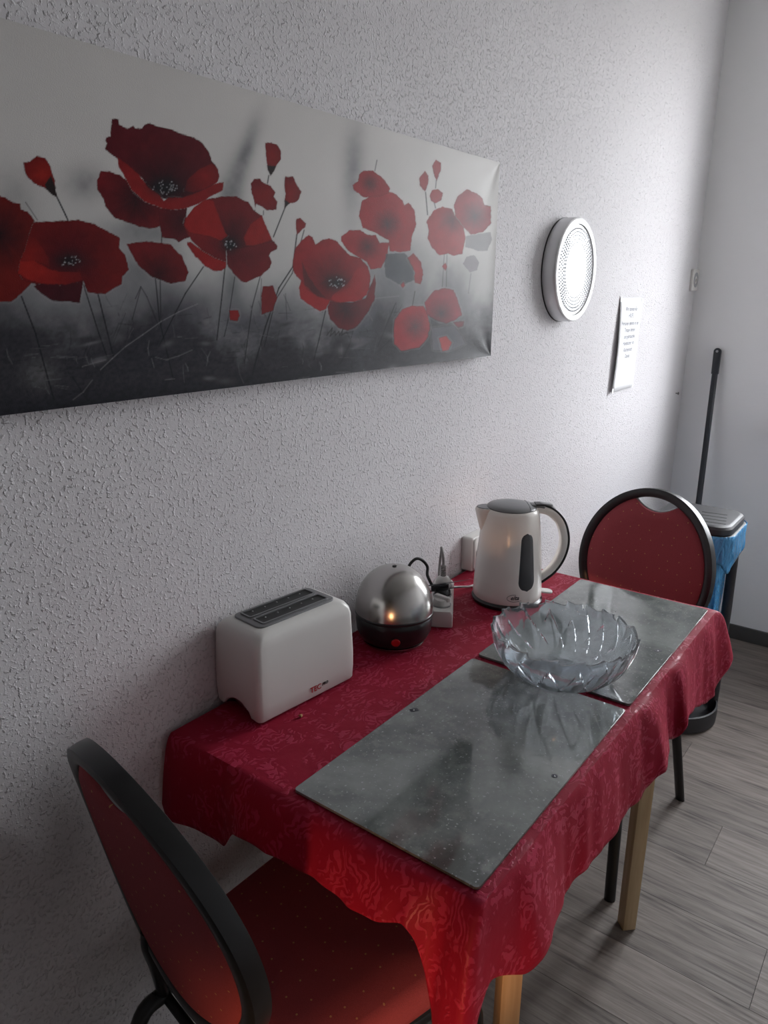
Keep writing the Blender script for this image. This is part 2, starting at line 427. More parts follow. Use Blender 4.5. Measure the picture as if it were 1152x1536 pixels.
# ------------------------------------------------------------------ canvas print
CX0, CX1, CZ0, CZ1, CY = -0.327, 0.873, 1.269, 1.673, -0.028
def paint(P):
    """colours of the print at canvas points (N,3): traced outlines in photograph pixels, laid on the canvas plane."""
    d = P - np.array(CAM); z = d @ np.array(_F)
    X = 576 + FPX * (d @ np.array(_R)) / z; Y = 768 - FPX * (d @ np.array(_U)) / z
    u = (P[:, 0] - CX0) / (CX1 - CX0); vv = (P[:, 2] - CZ0) / (CZ1 - CZ0)
    N = len(X)
    tab = rng.random((8, 64, 64))
    def vn(i, a, b):
        a0 = np.floor(a).astype(int); b0 = np.floor(b).astype(int); fa = a - a0; fb = b - b0
        fa = fa * fa * (3 - 2 * fa); fb = fb * fb * (3 - 2 * fb); t = tab[i % 8]
        g = lambda p, q: t[p % 64, q % 64]
        return (g(a0, b0) * (1 - fa) + g(a0 + 1, b0) * fa) * (1 - fb) + (g(a0, b0 + 1) * (1 - fa) + g(a0 + 1, b0 + 1) * fa) * fb
    def fb(i, a, b, o=4):
        s = 0; amp = .5
        for q in range(o):
            s = s + amp * vn(i + q, a, b); a, b, amp = a * 2.03 + 3.1, b * 2.03 + 1.7, amp * .55
        return s
    ss = lambda x, a, b: (lambda t: t * t * (3 - 2 * t))(np.clip((x - a) / (b - a), 0, 1))
    def lay(C, c, a):
        c = np.asarray(c, float)
        return C + (c - C) * a[:, None]
    # backdrop
    L = .58 + .02 * ss(u, .1, .75) + .05 * (fb(0, u * 9, vv * 4) - .5)
    C = np.stack([L * 1.0, L * .968, L * .935], 1)
    C = lay(C, (.30, .31, .31), ss(vv, .75, .2) * .6)
    edge = vv + .22 * (fb(1, u * 14, vv * 5) - .5) + .05 * (fb(2, u * 60, vv * 20) - .5)
    lim = .31 + .07 * np.sin(u * 9 + .5) - .10 * ss(u, .62, .95) + .04 * np.sin(u * 31)
    C = lay(C, (.10, .10, .115), ss(lim - edge, -.22, .05) * .75)
    C = lay(C, (.022, .021, .027), ss(lim - edge, .0, .17) * .93)
    C = lay(C, (.018, .018, .023), ss(vv, .075, .0) * .95)
    C = lay(C, (.03, .032, .034), ss(u, .10, .0) * ss(vv, .55, .1) * .9)
    def smudge(C, x, y, sx, sy, ang, c, a):
        ca, sa = math.cos(math.radians(ang)), math.sin(math.radians(ang))
        dx, dy = X - x, Y - y; p = dx * ca + dy * sa; q = -dx * sa + dy * ca
        f = np.exp(-(p / sx) ** 2 - (q / sy) ** 2) * (.75 + .5 * fb(3, X / 14, Y / 14, 3))
        return lay(C, c, np.clip(f * a, 0, 1))
    for s_ in [(368, 235, 13, 60, 18, (.10, .105, .115), .7), (345, 310, 20, 60, 6, (.08, .085, .095), .75), (532, 255, 16, 75, 2, (.12, .125, .14), .6),
               (350, 440, 16, 60, 0, (.11, .115, .125), .7), (130, 275, 32, 26, 0, (.09, .09, .10), .55), (215, 345, 60, 22, 0, (.10, .105, .12), .6), (20, 300, 40, 50, 0, (.12, .12, .12), .4),
               (545, 470, 20, 70, 0, (.09, .095, .11), .65), (600, 400, 46, 40, 0, (.10, .11, .13), .7), (690, 430, 20, 40, 20, (.18, .18, .19), .5), (430, 480, 40, 30, 0, (.12, .12, .13), .5),
               (280, 470, 60, 30, -10, (.045, .043, .055), .6), (375, 490, 40, 26, 0, (.045, .043, .055), .6), (210, 530, 60, 36, 0, (.03, .03, .038), .7), (60, 560, 24, 22, 0, (.16, .16, .16), .45)]:
        C = smudge(C, *s_)
    # brush texture low on the canvas
    C = C * (1 + (.8 * (fb(4, X / 5 + Y / 17, Y / 4, 3) - .45) * ss(Y, 430, 540))[:, None])
    def segs(C, pts, wd, c, a, taper=True):
        pts = np.array(pts, float)
        for i in range(len(pts) - 1):
            p, q = pts[i], pts[i + 1]; lo = np.minimum(p, q) - 4; hi = np.maximum(p, q) + 4
            I = np.where((X > lo[0]) & (X < hi[0]) & (Y > lo[1]) & (Y < hi[1]))[0]
            if not len(I): continue
            ab = q - p; t = np.clip(((X[I] - p[0]) * ab[0] + (Y[I] - p[1]) * ab[1]) / (ab @ ab), 0, 1)
            dd = np.hypot(X[I] - p[0] - ab[0] * t, Y[I] - p[1] - ab[1] * t)
            C[I] = lay(C[I], c, np.clip(wd - dd + .5, 0, 1) * a)
        return C
    dk = (.016, .017, .02)
    for pts, wd, a in [([(86, 293), (100, 322), (104, 331)], 1.1, 1), ([(34, 445), (55, 500), (82, 600)], 1.1, .95), ([(127, 427), (150, 500), (166, 546)], .9, .95), ([(149, 442), (172, 536)], 1.0, .95),
                       ([(245, 340), (244, 365)], .8, .9), ([(235, 418), (241, 480), (262, 572)], .9, .9), ([(242, 418), (243, 486)], .8, .8), ([(307, 400), (280, 440), (262, 475), (240, 520)], .9, .9),
                       ([(339, 403), (334, 450), (327, 510)], .9, .9), ([(354, 415), (344, 480), (338, 505)], .7, .8), ([(392, 415), (380, 460), (368, 545)], .8, .8), ([(394, 418), (392, 470)], .6, .6),
                       ([(405, 263), (403, 275)], .9, .9), ([(384, 315), (383, 318)], .8, .8), ([(397, 316), (397, 322)], .7, .8), ([(429, 312), (412, 355)], .9, .95), ([(447, 352), (441, 400), (420, 432), (400, 490), (380, 560)], 1.0, .95),
                       ([(458, 345), (440, 410), (415, 450), (398, 520)], .8, .85), ([(490, 466), (480, 510), (472, 540)], .8, .9), ([(522, 498), (528, 512), (512, 545)], .7, .8), ([(531, 497), (525, 520)], .6, .7),
                       ([(595, 455), (568, 520)], .7, .8), ([(590, 507), (568, 528)], .7, .7), ([(567, 240), (564, 256)], .7, .7), ([(640, 288), (643, 322)], .8, .85), ([(653, 304), (655, 312)], .7, .8), ([(656, 270), (655, 282)], .7, .8),
                       ([(668, 382), (665, 430)], .6, .6), ([(672, 382), (671, 430)], .6, .6), ([(624, 437), (620, 460)], .7, .7), ([(708, 410), (704, 440)], .6, .4), ([(110, 565), (134, 604)], .9, .8), ([(40, 303), (58, 330)], .7, .7),
                       ([(205, 448), (213, 430), (222, 445), (240, 490)], .7, .7), ([(200, 480), (213, 432)], .7, .7), ([(440, 470), (420, 470)], .5, .5), ([(430, 440), (432, 480)], .6, .5), ([(125, 540), (134, 515)], .6, .6), ([(190, 470), (172, 515)], .6, .5)]:
        C = segs(C, pts, wd, dk, a)
    for pts, a in [([(152, 555), (170, 538), (190, 520), (216, 502), (244, 482), (270, 468), (298, 456)], .30), ([(125, 550), (142, 545), (160, 540)], .25), ([(110, 600), (126, 588), (140, 570)], .2), ([(250, 540), (270, 534), (290, 525)], .2), ([(560, 448), (600, 444)], .3)]:
        C = segs(C, pts, .7, (.36, .35, .36), a)
    for q in range(260):
        x0 = rng.uniform(20, 600); y0 = rng.uniform(455, 575) if x0 > 150 else rng.uniform(520, 600)
        an = rng.choice([rng.uniform(1.1, 2.1), rng.uniform(-.25, .25)]); ln = rng.uniform(5, 30)
        x1, y1 = x0 + ln * math.cos(an), y0 - ln * math.sin(an)
        C = segs(C, [(x0, y0), ((x0 + x1) / 2 + rng.uniform(-2, 2), (y0 + y1) / 2), (x1, y1)], rng.uniform(.3, .9), (.16, .155, .165) if q % 4 == 0 else dk, rng.uniform(.15, .5))
    for q in range(60):
        C = smudge(C, rng.uniform(120, 600), rng.uniform(480, 575), rng.uniform(4, 16), rng.uniform(2, 6), rng.uniform(-25, 15), (.02, .019, .024) if q % 3 else (.20, .19, .20), rng.uniform(.2, .55))
    def poly(C, pts, c0, c1, focus=None, rad=60, rim=.35, jag=1.0, a=1.0):
        """petal: c0 at the focus fading to c1 at rad; soft 1 px edge, thin darker rim."""
        pts = np.array(pts, float); lo = pts.min(0) - 3; hi = pts.max(0) + 3
        I = np.where((X > lo[0]) & (X < hi[0]) & (Y > lo[1]) & (Y < hi[1]))[0]
        if not len(I): return C
        x = X[I] + jag * 2.2 * (fb(5, X[I] / 5, Y[I] / 5, 3) - .47); y = Y[I] + jag * 2.2 * (fb(6, X[I] / 5, Y[I] / 5, 3) - .47)
        ins = np.zeros(len(I), bool); dist = np.full(len(I), 1e9)
        n = len(pts)
        for i in range(n):
            p, q = pts[i], pts[(i + 1) % n]
            cond = ((p[1] > y) != (q[1] > y))
            with np.errstate(divide='ignore', invalid='ignore'):
                xx = (q[0] - p[0]) * (y - p[1]) / (q[1] - p[1]) + p[0]
            ins ^= cond & (x < xx)
            ab = q - p; t = np.clip(((x - p[0]) * ab[0] + (y - p[1]) * ab[1]) / (ab @ ab + 1e-9), 0, 1)
            dist = np.minimum(dist, np.hypot(x - p[0] - ab[0] * t, y - p[1] - ab[1] * t))
        sd = np.where(ins, dist, -dist)
        if focus is None: focus = pts.mean(0)
        r = np.hypot(x - focus[0], y - focus[1])
        th = np.arctan2(y - focus[1], x - focus[0])
        f = np.clip(r / rad + .35 * (fb(7, th * 6 + 9, r / 30, 3) - .47), 0, 1)
        c = np.asarray(c0)[None] * (1 - f)[:, None] + np.asarray(c1)[None] * f[:, None]
        c = c * (.70 + .28 * fb(2, X[I] / 11, Y[I] / 11, 3))[:, None]
        c = c * (1 - rim * np.clip(1 - dist / 1.6, 0, 1))[:, None]
        # pale halo just outside the petals
        C[I] = lay(C[I], (.45, .40, .40), np.clip(1 - np.abs(sd + 1.6) / 1.3, 0, 1) * .14 * a * (C[I][:, 0] - C[I][:, 1] < .04))
        al = np.clip(sd + .5, 0, 1) * a
        C[I] = C[I] + (c - C[I]) * al[:, None]
        return C
    def dots(C, cx, cy, rx, ry, n):
        C = smudge(C, cx, cy, rx, ry, 0, (.012, .010, .013), 1.1)
        for q in range(n):
            a_, r_ = rng.uniform(0, 2 * PI), math.sqrt(rng.random()) * .75
            px, py = cx + rx * r_ * math.cos(a_), cy + ry * r_ * math.sin(a_)
            I = np.where((np.abs(X - px) < 3) & (np.abs(Y - py) < 3))[0]
            if len(I): C[I] = lay(C[I], (.42, .40, .42), np.clip(1.3 - np.hypot(X[I] - px, Y[I] - py), 0, 1) * rng.uniform(.5, 1))
        return C
    A = lambda L_: [(140 + x / 5.62, 170 + y / 5.62) for x, y in L_]
    B = lambda L_: [(x / 5.76, 220 + y / 5.76) for x, y in L_]
    Cc = lambda L_: [(270 + x / 5.76, 200 + y / 5.76) for x, y in L_]
    D = lambda L_: [(420 + x / 5.236, 320 + y / 5.236) for x, y in L_]
    Ee = lambda L_: [(500 + x / 4.608, 220 + y / 4.608) for x, y in L_]
    Fz = lambda L_: [(560 + x / 5.76, 360 + y / 5.76) for x, y in L_]
    DR, MR, BR, BK = (.075, .006, .011), (.15, .009, .013), (.33, .014, .014), (.022, .008, .011)
    # far left poppy
    C = poly(C, B([(-420, 500), (-200, 420), (0, 420), (60, 440), (120, 480), (185, 490), (190, 540), (250, 560), (310, 640), (300, 650), (260, 760), (220, 900), (180, 990), (165, 1080), (200, 1150), (290, 1160), (270, 1190), (220, 1240), (150, 1310), (100, 1340), (-100, 1345), (-400, 1200), (-520, 800)]), BK, (.17, .012, .010), (0, 352), 62)
    C = poly(C, B([(210, 135), (270, 125), (330, 75), (400, 100), (440, 150), (460, 220), (485, 290), (490, 350), (500, 430), (470, 420), (410, 365), (310, 320), (245, 260), (225, 200)]), (.34, .020, .014), (.16, .010, .010), (65, 258), 30)
    C = poly(C, B([(395, 330), (450, 250), (490, 350), (505, 435), (470, 420), (410, 365)]), (.03, .02, .02), (.02, .018, .018), rim=0)
    # middle left poppy
    C = poly(C, B([(300, 650), (480, 645), (690, 630), (830, 670), (900, 710), (1000, 760), (1050, 790), (1040, 880), (1090, 930), (1125, 1060), (1070, 1120), (1060, 1190), (980, 1230), (920, 1275), (770, 1260), (730, 1160), (720, 1220), (600, 1250), (400, 1220), (200, 1150), (165, 1080), (180, 990), (220, 900), (260, 760)]), DR, (.17, .010, .010), (106, 390), 80)
    C = poly(C, B([(340, 1185), (560, 1190), (725, 1160), (720, 1220), (700, 1350), (620, 1340), (470, 1335), (370, 1270), (300, 1210)]), (.05, .007, .012), (.09, .008, .014))
    C = poly(C, B([(220, 900), (260, 760), (330, 800), (430, 960), (440, 1040), (300, 980), (180, 990)]), (.28, .015, .012), (.15, .010, .011), (45, 385), 34, rim=.05)
    C = poly(C, B([(180, 990), (300, 980), (420, 1050), (520, 1080), (700, 1080), (725, 1150), (600, 1190), (400, 1190), (250, 1150), (165, 1090)]), (.36, .018, .013), (.17, .010, .011), (45, 402), 75, rim=.1)
    C = dots(C, 106, 391, 22, 12, 22)
    # largest poppy
    C = poly(C, A([(70, 485), (150, 490), (245, 525), (290, 560), (330, 640), (440, 740), (560, 790), (660, 815), (600, 870), (580, 950), (500, 970), (420, 960), (300, 920), (190, 880), (110, 780), (95, 720), (45, 640), (40, 570), (60, 510)]), (.030, .006, .010), (.17, .010, .014), (205, 300), 62)
    C = poly(C, A([(560, 800), (660, 815), (800, 800), (790, 920), (840, 1035), (780, 1060), (730, 1085), (690, 1060), (590, 1045), (575, 960)]), (.045, .006, .010), (.13, .009, .014), (275, 330), 40)
    C = poly(C, A([(165, 45), (225, 48), (225, 90), (245, 100), (300, 125), (350, 105), (360, 122), (415, 125), (440, 95), (490, 78), (540, 105), (650, 130), (760, 175), (860, 200), (930, 250), (980, 320), (1010, 400), (1060, 470), (1075, 530), (1060, 570), (1000, 620), (900, 680), (800, 710), (600, 720), (470, 640), (420, 540), (300, 450), (210, 380), (130, 320), (105, 300), (125, 250), (108, 225), (120, 200), (155, 190), (160, 100)]), (.022, .006, .010), (.105, .008, .014), (248, 280), 70)
    C = poly(C, A([(780, 650), (800, 560), (900, 470), (1010, 420), (1060, 470), (1075, 530), (1050, 580), (950, 630), (860, 665)]), (.26, .012, .014), (.13, .008, .012), (310, 265), 34, rim=.05)
    C = poly(C, A([(210, 370), (300, 430), (400, 520), (470, 620), (560, 680), (605, 740), (640, 712), (760, 710), (900, 660), (1040, 590), (1110, 575), (1100, 650), (1000, 700), (900, 760), (800, 800), (660, 815), (560, 790), (440, 740), (330, 640), (290, 560), (230, 460)]), (.30, .014, .014), (.24, .012, .014), (225, 290), 60, rim=.15)
    C = dots(C, 250, 281, 26, 14, 34)
    # second poppy
    C = poly(C, Cc([(55, 740), (130, 640), (230, 570), (370, 545), (500, 545), (560, 580), (600, 590), (650, 665), (720, 710), (760, 820), (805, 920), (820, 935), (700, 965), (560, 990), (415, 1010), (280, 900), (160, 880), (60, 850), (45, 790)]), (.04, .007, .012), (.16, .010, .014), (345, 362), 50)
    C = poly(C, Cc([(55, 740), (130, 640), (230, 570), (300, 580), (340, 700), (400, 850), (420, 880), (370, 930), (280, 900), (160, 880), (90, 860), (45, 790)]), (.33, .014, .014), (.28, .012, .013), rim=.15)
    C = poly(C, Cc([(560, 900), (620, 780), (720, 710), (760, 820), (805, 920), (700, 960), (580, 970)]), (.31, .014, .014), (.22, .011, .013), rim=.1)
    C = poly(C, Cc([(415, 1000), (560, 985), (700, 955), (820, 935), (855, 970), (850, 1000), (800, 1025), (780, 1060), (800, 1110), (790, 1160), (740, 1200), (710, 1235), (640, 1260), (580, 1290), (540, 1280), (480, 1220), (415, 1130)]), (.10, .008, .014), (.17, .010, .015), (345, 375), 55)
    C = poly(C, Cc([(60, 850), (160, 870), (280, 890), (380, 940), (410, 1000), (410, 1110), (300, 1070), (200, 1010), (120, 935)]), (.11, .008, .013), (.20, .011, .014), (340, 372), 40)
    C = poly(C, Cc([(75, 970), (70, 940), (100, 935), (200, 1010), (300, 1070), (410, 1110), (410, 1160), (370, 1190), (300, 1190), (220, 1140), (140, 1060)]), (.32, .013, .014), (.24, .012, .014))
    C = dots(C, 347, 367, 13, 10, 16)
    # side poppy
    C = poly(C, [(x / 2.88, 300 + y / 2.88) for x, y in [(552, 190), (640, 178), (740, 190), (790, 240), (820, 310), (805, 350), (740, 362), (700, 345), (665, 335), (600, 280)]], (.04, .006, .010), (.17, .010, .013), (240, 412), 46)
    # buds
    for pts in ([(745, 80), (800, 75), (850, 100), (880, 150), (885, 220), (850, 265), (840, 290), (795, 362), (765, 300), (750, 170)], [(620, 430), (655, 390), (700, 390), (740, 430), (790, 450), (835, 510), (820, 545), (850, 590), (845, 660), (760, 665), (720, 635), (670, 610), (658, 650), (655, 600), (630, 510)],
                [(920, 370), (990, 370), (1020, 440), (1060, 500), (1035, 570), (1000, 600), (960, 605), (915, 645), (912, 590), (920, 520), (912, 450)], [(1015, 740), (1050, 730), (1100, 780), (1090, 810), (1020, 880), (1010, 800)]):
        C = poly(C, Cc(pts), (.26, .014, .015), (.17, .010, .014), None, 24)
    for pts in ([(765, 270), (845, 285), (795, 365), (768, 320)], [(915, 570), (960, 605), (915, 648)]):
        C = poly(C, Cc(pts), (.025, .015, .016), (.03, .015, .016), rim=0)
    C = poly(C, [(345.5, 465), (359.4, 465), (361, 473.6), (357.6, 482), (347, 480.5)], (.26, .014, .014), (.2, .012, .012))
    C = poly(C, [(395.6, 430), (411, 428), (417.5, 447), (411, 466), (394, 471.6), (394, 444)], (.20, .012, .014), (.12, .008, .012))
    # front right poppy
    OC = (.42, .025, .030)
    C = poly(C, D([(400, 690), (560, 700), (680, 670), (755, 480), (760, 560), (750, 680), (700, 770), (640, 860), (600, 900), (540, 920), (470, 900), (400, 830), (380, 740)]), (.04, .010, .016), (.19, .012, .018), (520, 464), 40)
    C = poly(C, D([(235, 170), (265, 190), (290, 245), (340, 205), (400, 198), (460, 220), (520, 290), (560, 330), (640, 350), (700, 420), (720, 500), (710, 600), (650, 680), (480, 705), (400, 690), (370, 750), (320, 770), (230, 710), (170, 670), (160, 590), (175, 530), (120, 470), (105, 390), (130, 280), (180, 210)]), (.10, .010, .015), (.30, .014, .019), (495, 420), 52)
    C = poly(C, D([(180, 370), (230, 490), (300, 590), (370, 665), (300, 655), (200, 560)]), (.055, .010, .014), (.10, .010, .014), rim=0, a=.75)
    C = poly(C, D([(420, 645), (540, 550), (620, 430), (700, 430), (710, 560), (690, 640), (600, 690), (480, 700), (410, 680)]), (.36, .016, .02), (.30, .014, .019), rim=.05)
    C = poly(C, D([(160, 590), (175, 530), (220, 600), (300, 650), (400, 685), (370, 750), (320, 770), (230, 710), (170, 670)]), (.36, .016, .019), (.28, .014, .018), rim=.1)
    C = dots(C, 507, 424, 17, 12, 20)
    # poppies behind it
    C = poly(C, D([(490, 180), (560, 130), (640, 130), (700, 170), (760, 170), (790, 230), (870, 230), (850, 350), (800, 430), (720, 440), (690, 380), (600, 330), (540, 290), (490, 220)]), (.09, .014, .022), (.34, .022, .028), (553, 370), 22)
    C = poly(C, Ee([(370, 740), (500, 735), (560, 800), (570, 920), (480, 960), (370, 900), (360, 820)]), (.05, .06, .075), (.09, .10, .115), rim=0, a=.8)
    C = poly(C, Ee([(520, 770), (560, 735), (610, 790), (630, 880), (610, 950), (570, 940), (570, 860)]), (.36, .03, .035), (.26, .03, .035))
    C = poly(C, Ee([(205, 370), (290, 330), (390, 310), (440, 325), (485, 370), (500, 405), (530, 385), (570, 440), (580, 540), (550, 620), (540, 720), (470, 730), (400, 720), (390, 650), (310, 600), (210, 560), (185, 480)]), (.07, .018, .026), (.36, .022, .028), (583, 336), 26)
    C = poly(C, Ee([(140, 265), (180, 235), (185, 190), (215, 163), (280, 165), (330, 200), (370, 240), (400, 290), (390, 320), (330, 345), (215, 350), (150, 300)]), (.10, .016, .022), (.32, .020, .026), (556, 274), 16)
    # right cluster
    C = poly(C, Ee([(840, 400), (870, 340), (930, 295), (1000, 320), (1040, 360), (1050, 400), (1095, 410), (1095, 530), (1040, 590), (960, 610), (910, 560), (850, 480)]), (.08, .02, .03), (.32, .03, .04), (714, 324), 26)
    C = poly(C, Ee([(920, 620), (1020, 600), (1090, 590), (1100, 640), (1070, 720), (1000, 720), (920, 690)]), (.20, .20, .22), (.27, .24, .26), rim=.1, a=.7)
    C = poly(C, Ee([(650, 520), (700, 440), (760, 415), (830, 430), (850, 480), (910, 560), (920, 620), (900, 740), (840, 755), (800, 740), (740, 750), (690, 700), (660, 640), (665, 570)]), (.12, .02, .03), (.36, .028, .034), (680, 330), 26)
    for pts in ([(690, 130), (715, 88), (750, 110), (750, 160), (720, 235), (705, 200)], [(600, 215), (640, 168), (665, 200), (660, 260), (640, 310), (605, 270)], [(673, 340), (690, 300), (730, 290), (765, 320), (755, 370), (715, 390), (685, 375)], [(760, 825), (780, 800), (793, 830), (780, 858)], [(472, 955), (490, 935), (503, 960), (488, 980)]):
        C = poly(C, Ee(pts), (.36, .04, .045), (.26, .03, .035))
    C = poly(C, Ee([(905, 810), (930, 760), (980, 750), (1015, 800), (1000, 850), (950, 870)]), (.22, .20, .23), (.28, .22, .25), rim=.1, a=.7)
    C = poly(C, Fz([(510, 760), (700, 740), (770, 830), (800, 900), (650, 960), (520, 950)]), (.10, .11, .13), (.16, .13, .15), rim=0, a=.7)
    C = poly(C, Fz([(195, 690), (260, 600), (330, 570), (440, 570), (480, 640), (500, 760), (470, 860), (400, 930), (250, 960), (190, 900), (185, 780)]), (.12, .04, .05), (.36, .03, .04), (625, 490), 24)
    C = poly(C, Fz([(450, 540), (530, 440), (620, 415), (700, 430), (740, 520), (775, 650), (720, 690), (640, 720), (560, 700), (470, 640)]), (.07, .03, .04), (.28, .025, .04), (663, 470), 24)
    C = poly(C, Fz([(700, 710), (790, 700), (785, 740), (740, 760)]), (.16, .02, .03), (.12, .02, .03))
    C = poly(C, Fz([(575, 850), (640, 830), (685, 890), (660, 950), (600, 960)]), (.40, .03, .03), (.30, .03, .035))
    # the scribbled signature
    C = segs(C, [(492, 503), (500, 492), (497, 504), (504, 497), (505, 503), (510, 497), (511, 503), (516, 494), (514, 503), (522, 498)], .7, (.02, .02, .02), .85)
    return np.clip(C, .004, 1)

cp = thing('canvas_picture', 'long canvas print of red poppies on a grey ground, hung on the wall', 'picture', ((CX0 + CX1) / 2, 0, CZ0))
xs = [CX0]
while xs[-1] < CX1: xs.append(xs[-1] + (0.00095 + 0.0009 * max(0, (xs[-1] - CX0) / 1.2)))
xs[-1] = CX1; xs = np.array(xs); zs = np.linspace(CZ0, CZ1, 330)
GX, GZ = np.meshgrid(xs, zs, indexing='ij'); nx, nz = GX.shape
# face slightly dished, pulled and creased towards the right corners like stretched canvas
ed = np.minimum(np.minimum(GX - CX0, CX1 - GX), np.minimum(GZ - CZ0, CZ1 - GZ))
GY = np.full_like(GX, CY) + .0025 * (1 - np.exp(-ed / .02))
for cz, sg in ((CZ0, 1), (CZ1, -1)):
    dx = CX1 - GX; dz = (GZ - cz) * sg; r = np.hypot(dx, dz); an = np.arctan2(dz, dx)
    GY = GY + .0009 * np.exp(-r / .05) * np.sin(an * 8) * (r / .05)
P = np.stack([GX, GY, GZ], -1).reshape(-1, 3)
colr = paint(np.stack([GX, np.full_like(GX, CY), GZ], -1).reshape(-1, 3))
idx = np.arange(nx * nz).reshape(nx, nz)
F4 = np.stack([idx[:-1, :-1], idx[1:, :-1], idx[1:, 1:], idx[:-1, 1:]], -1).reshape(-1, 4)
# wrapped borders: four strips running back to the wall
extra_v, extra_f, extra_c = [], [], []
def border(ids, off):
    b0 = nx * nz + len(extra_v)
    for q in ids:
        p = P[q]; extra_v.append((p[0] + off[0], -0.002, p[2] + off[1])); extra_c.append(colr[q])
    for i in range(len(ids) - 1): extra_f.append((ids[i], ids[i + 1], b0 + i + 1, b0 + i))
border(list(idx[:, 0][::-1]), (0, 0)); border(list(idx[:, -1]), (0, 0)); border(list(idx[0, :]), (0, 0)); border(list(idx[-1, :][::-1]), (0, 0))
V = np.concatenate([P, np.array(extra_v)]) - np.array([(CX0 + CX1) / 2, 0, CZ0])
FF = np.concatenate([F4, np.array(extra_f)])
me = bpy.data.meshes.new('canvas')
me.vertices.add(len(V)); me.vertices.foreach_set('co', V.ravel().astype(np.float32))
me.loops.add(FF.size); me.loops.foreach_set('vertex_index', FF.ravel().astype(np.int32))
me.polygons.add(len(FF)); me.polygons.foreach_set('loop_start', np.arange(0, FF.size, 4, dtype=np.int32))
me.update(calc_edges=True)
ca = me.color_attributes.new('print', 'FLOAT_COLOR', 'POINT')
ca.data.foreach_set('color', np.concatenate([np.concatenate([colr, np.array(extra_c)]), np.ones((len(V), 1))], 1).ravel().astype(np.float32))
link('canvas', me, G['canvas_print'], cp, 40)
bm = bmesh.new(); hx = (CX1 - CX0) / 2; hz = CZ1 - CZ0
for lo, hi in (((-hx + .002, -.020, .002), (hx - .002, -.002, .035)), ((-hx + .002, -.020, hz - .035), (hx - .002, -.002, hz - .002)), ((-hx + .002, -.020, .035), (-hx + .035, -.002, hz - .035)), ((hx - .035, -.020, .035), (hx - .002, -.002, hz - .035))):
    add_box(bm, lo, hi)
fbm_obj('stretcher_frame', bm, G['canvas_back_wood'], cp)

# ------------------------------------------------------------------ round wall light
wl = thing('round_wall_light', 'round brushed-metal wall light with a white dotted cover', 'light', (1.295, 0, 1.466))
Rl, Dl = .131, .037
o = lathe('housing', [(Rl - .003, 0), (Rl - .001, .002), (Rl, .003), (Rl, Dl - .002), (Rl - .001, Dl), (Rl - .004, Dl), (Rl - .004, .004), (.0, .004)], G['brushed_aluminium'], wl, 96, caps=False); o.rotation_euler = (PI / 2, 0, 0)
o = lathe('backing_ring', [(0, 0), (Rl + .0012, 0), (Rl + .0012, .0022), (0, .0022)], G['black_print'], wl, 96); o.rotation_euler = (PI / 2, 0, 0)
o = lathe('rim', [(Rl - .016, Dl - .004), (Rl - .016, Dl + .002), (Rl - .004, Dl + .003), (Rl - .001, Dl + .001), (Rl - .001, Dl - .003)], G['lamp_rim'], wl, 96, caps=False); o.rotation_euler = (PI / 2, 0, 0)
di = lathe('diffuser', [(0, Dl - .02), (Rl - .017, Dl - .02), (Rl - .017, Dl - .0015), (Rl - .03, Dl), (0, Dl + .001)], G['lamp_diffuser'], wl, 96); di.rotation_euler = (PI / 2, 0, 0)
bm = bmesh.new()
for q in range(5):
    rr = Rl - .027 - q * .0085; nn = int(2 * PI * rr / .0088)
    for i in range(nn):
        a = 2 * PI * (i + .5 * (q % 2)) / nn; cx, cy = rr * math.cos(a), rr * math.sin(a)
        vs = [bm.verts.new((cx + .0028 * math.cos(k_ * PI / 3), cy + .0028 * math.sin(k_ * PI / 3), Dl + .0002)) for k_ in range(6)]
        tp = bm.verts.new((cx, cy, Dl + .0022))
        for k_ in range(6): bm.faces.new((vs[k_], vs[(k_ + 1) % 6], tp))
o = fbm_obj('crystal_studs', bm, G['lamp_crystal'], wl); o.rotation_euler = (PI / 2, 0, 0); o['kind'] = 'stuff'

# ------------------------------------------------------------------ A4 notice
nt_ = thing('paper_notice', 'white sheet of paper with a short typed notice taped to the wall', 'notice', (1.83, 0, 1.10))
tl, trr, bl, br = Vector((1.737, -.003, 1.3955)), Vector((1.945, -.003, 1.395)), Vector((1.718, -.010, 1.101)), Vector((1.926, -.005, 1.101))
bm = bmesh.new(); gv = {}
for i in range(9):
    for j in range(13):
        a, b = i / 8, j / 12
        p = (tl * (1 - a) + trr * a) * (1 - b) + (bl * (1 - a) + br * a) * b
        p.y -= .006 * math.sin(PI * b) * (1 - a) ** 1.5
        gv[i, j] = bm.verts.new(p - nt_.location)
for i in range(8):
    for j in range(12): bm.faces.new((gv[i, j], gv[i + 1, j], gv[i + 1, j + 1], gv[i, j + 1]))
o = fbm_obj('sheet', bm, G['paper_white'], nt_, 60)
md = o.modifiers.new('thick', 'SOLIDIFY'); md.thickness = .0004
lines = ['Wir danken für', 'HILFE', 'Personen stehen in der', 'Treppe stehen', 'und gebrauchte', 'Handtücher vor', 'Küchentisch', 'Danke']
hts = [.040, .061, .085, .106, .127, .148, .169, .190]
for tx, hh_ in zip(lines, hts):
    me = text_mesh(tx, .0185, 'CENTER', 0, .0, .0002); b = hh_ / .294
    for vv_ in me.vertices:
        a = .52 + vv_.co.x / .208; bb = b - vv_.co.y / .294
        p = (tl * (1 - a) + trr * a) * (1 - bb) + (bl * (1 - a) + br * a) * bb
        p.y -= .006 * math.sin(PI * bb) * max(0, 1 - a) ** 1.5 + .0009
        vv_.co = p - nt_.location
    link('text_line', me, G['ink_grey'], nt_)
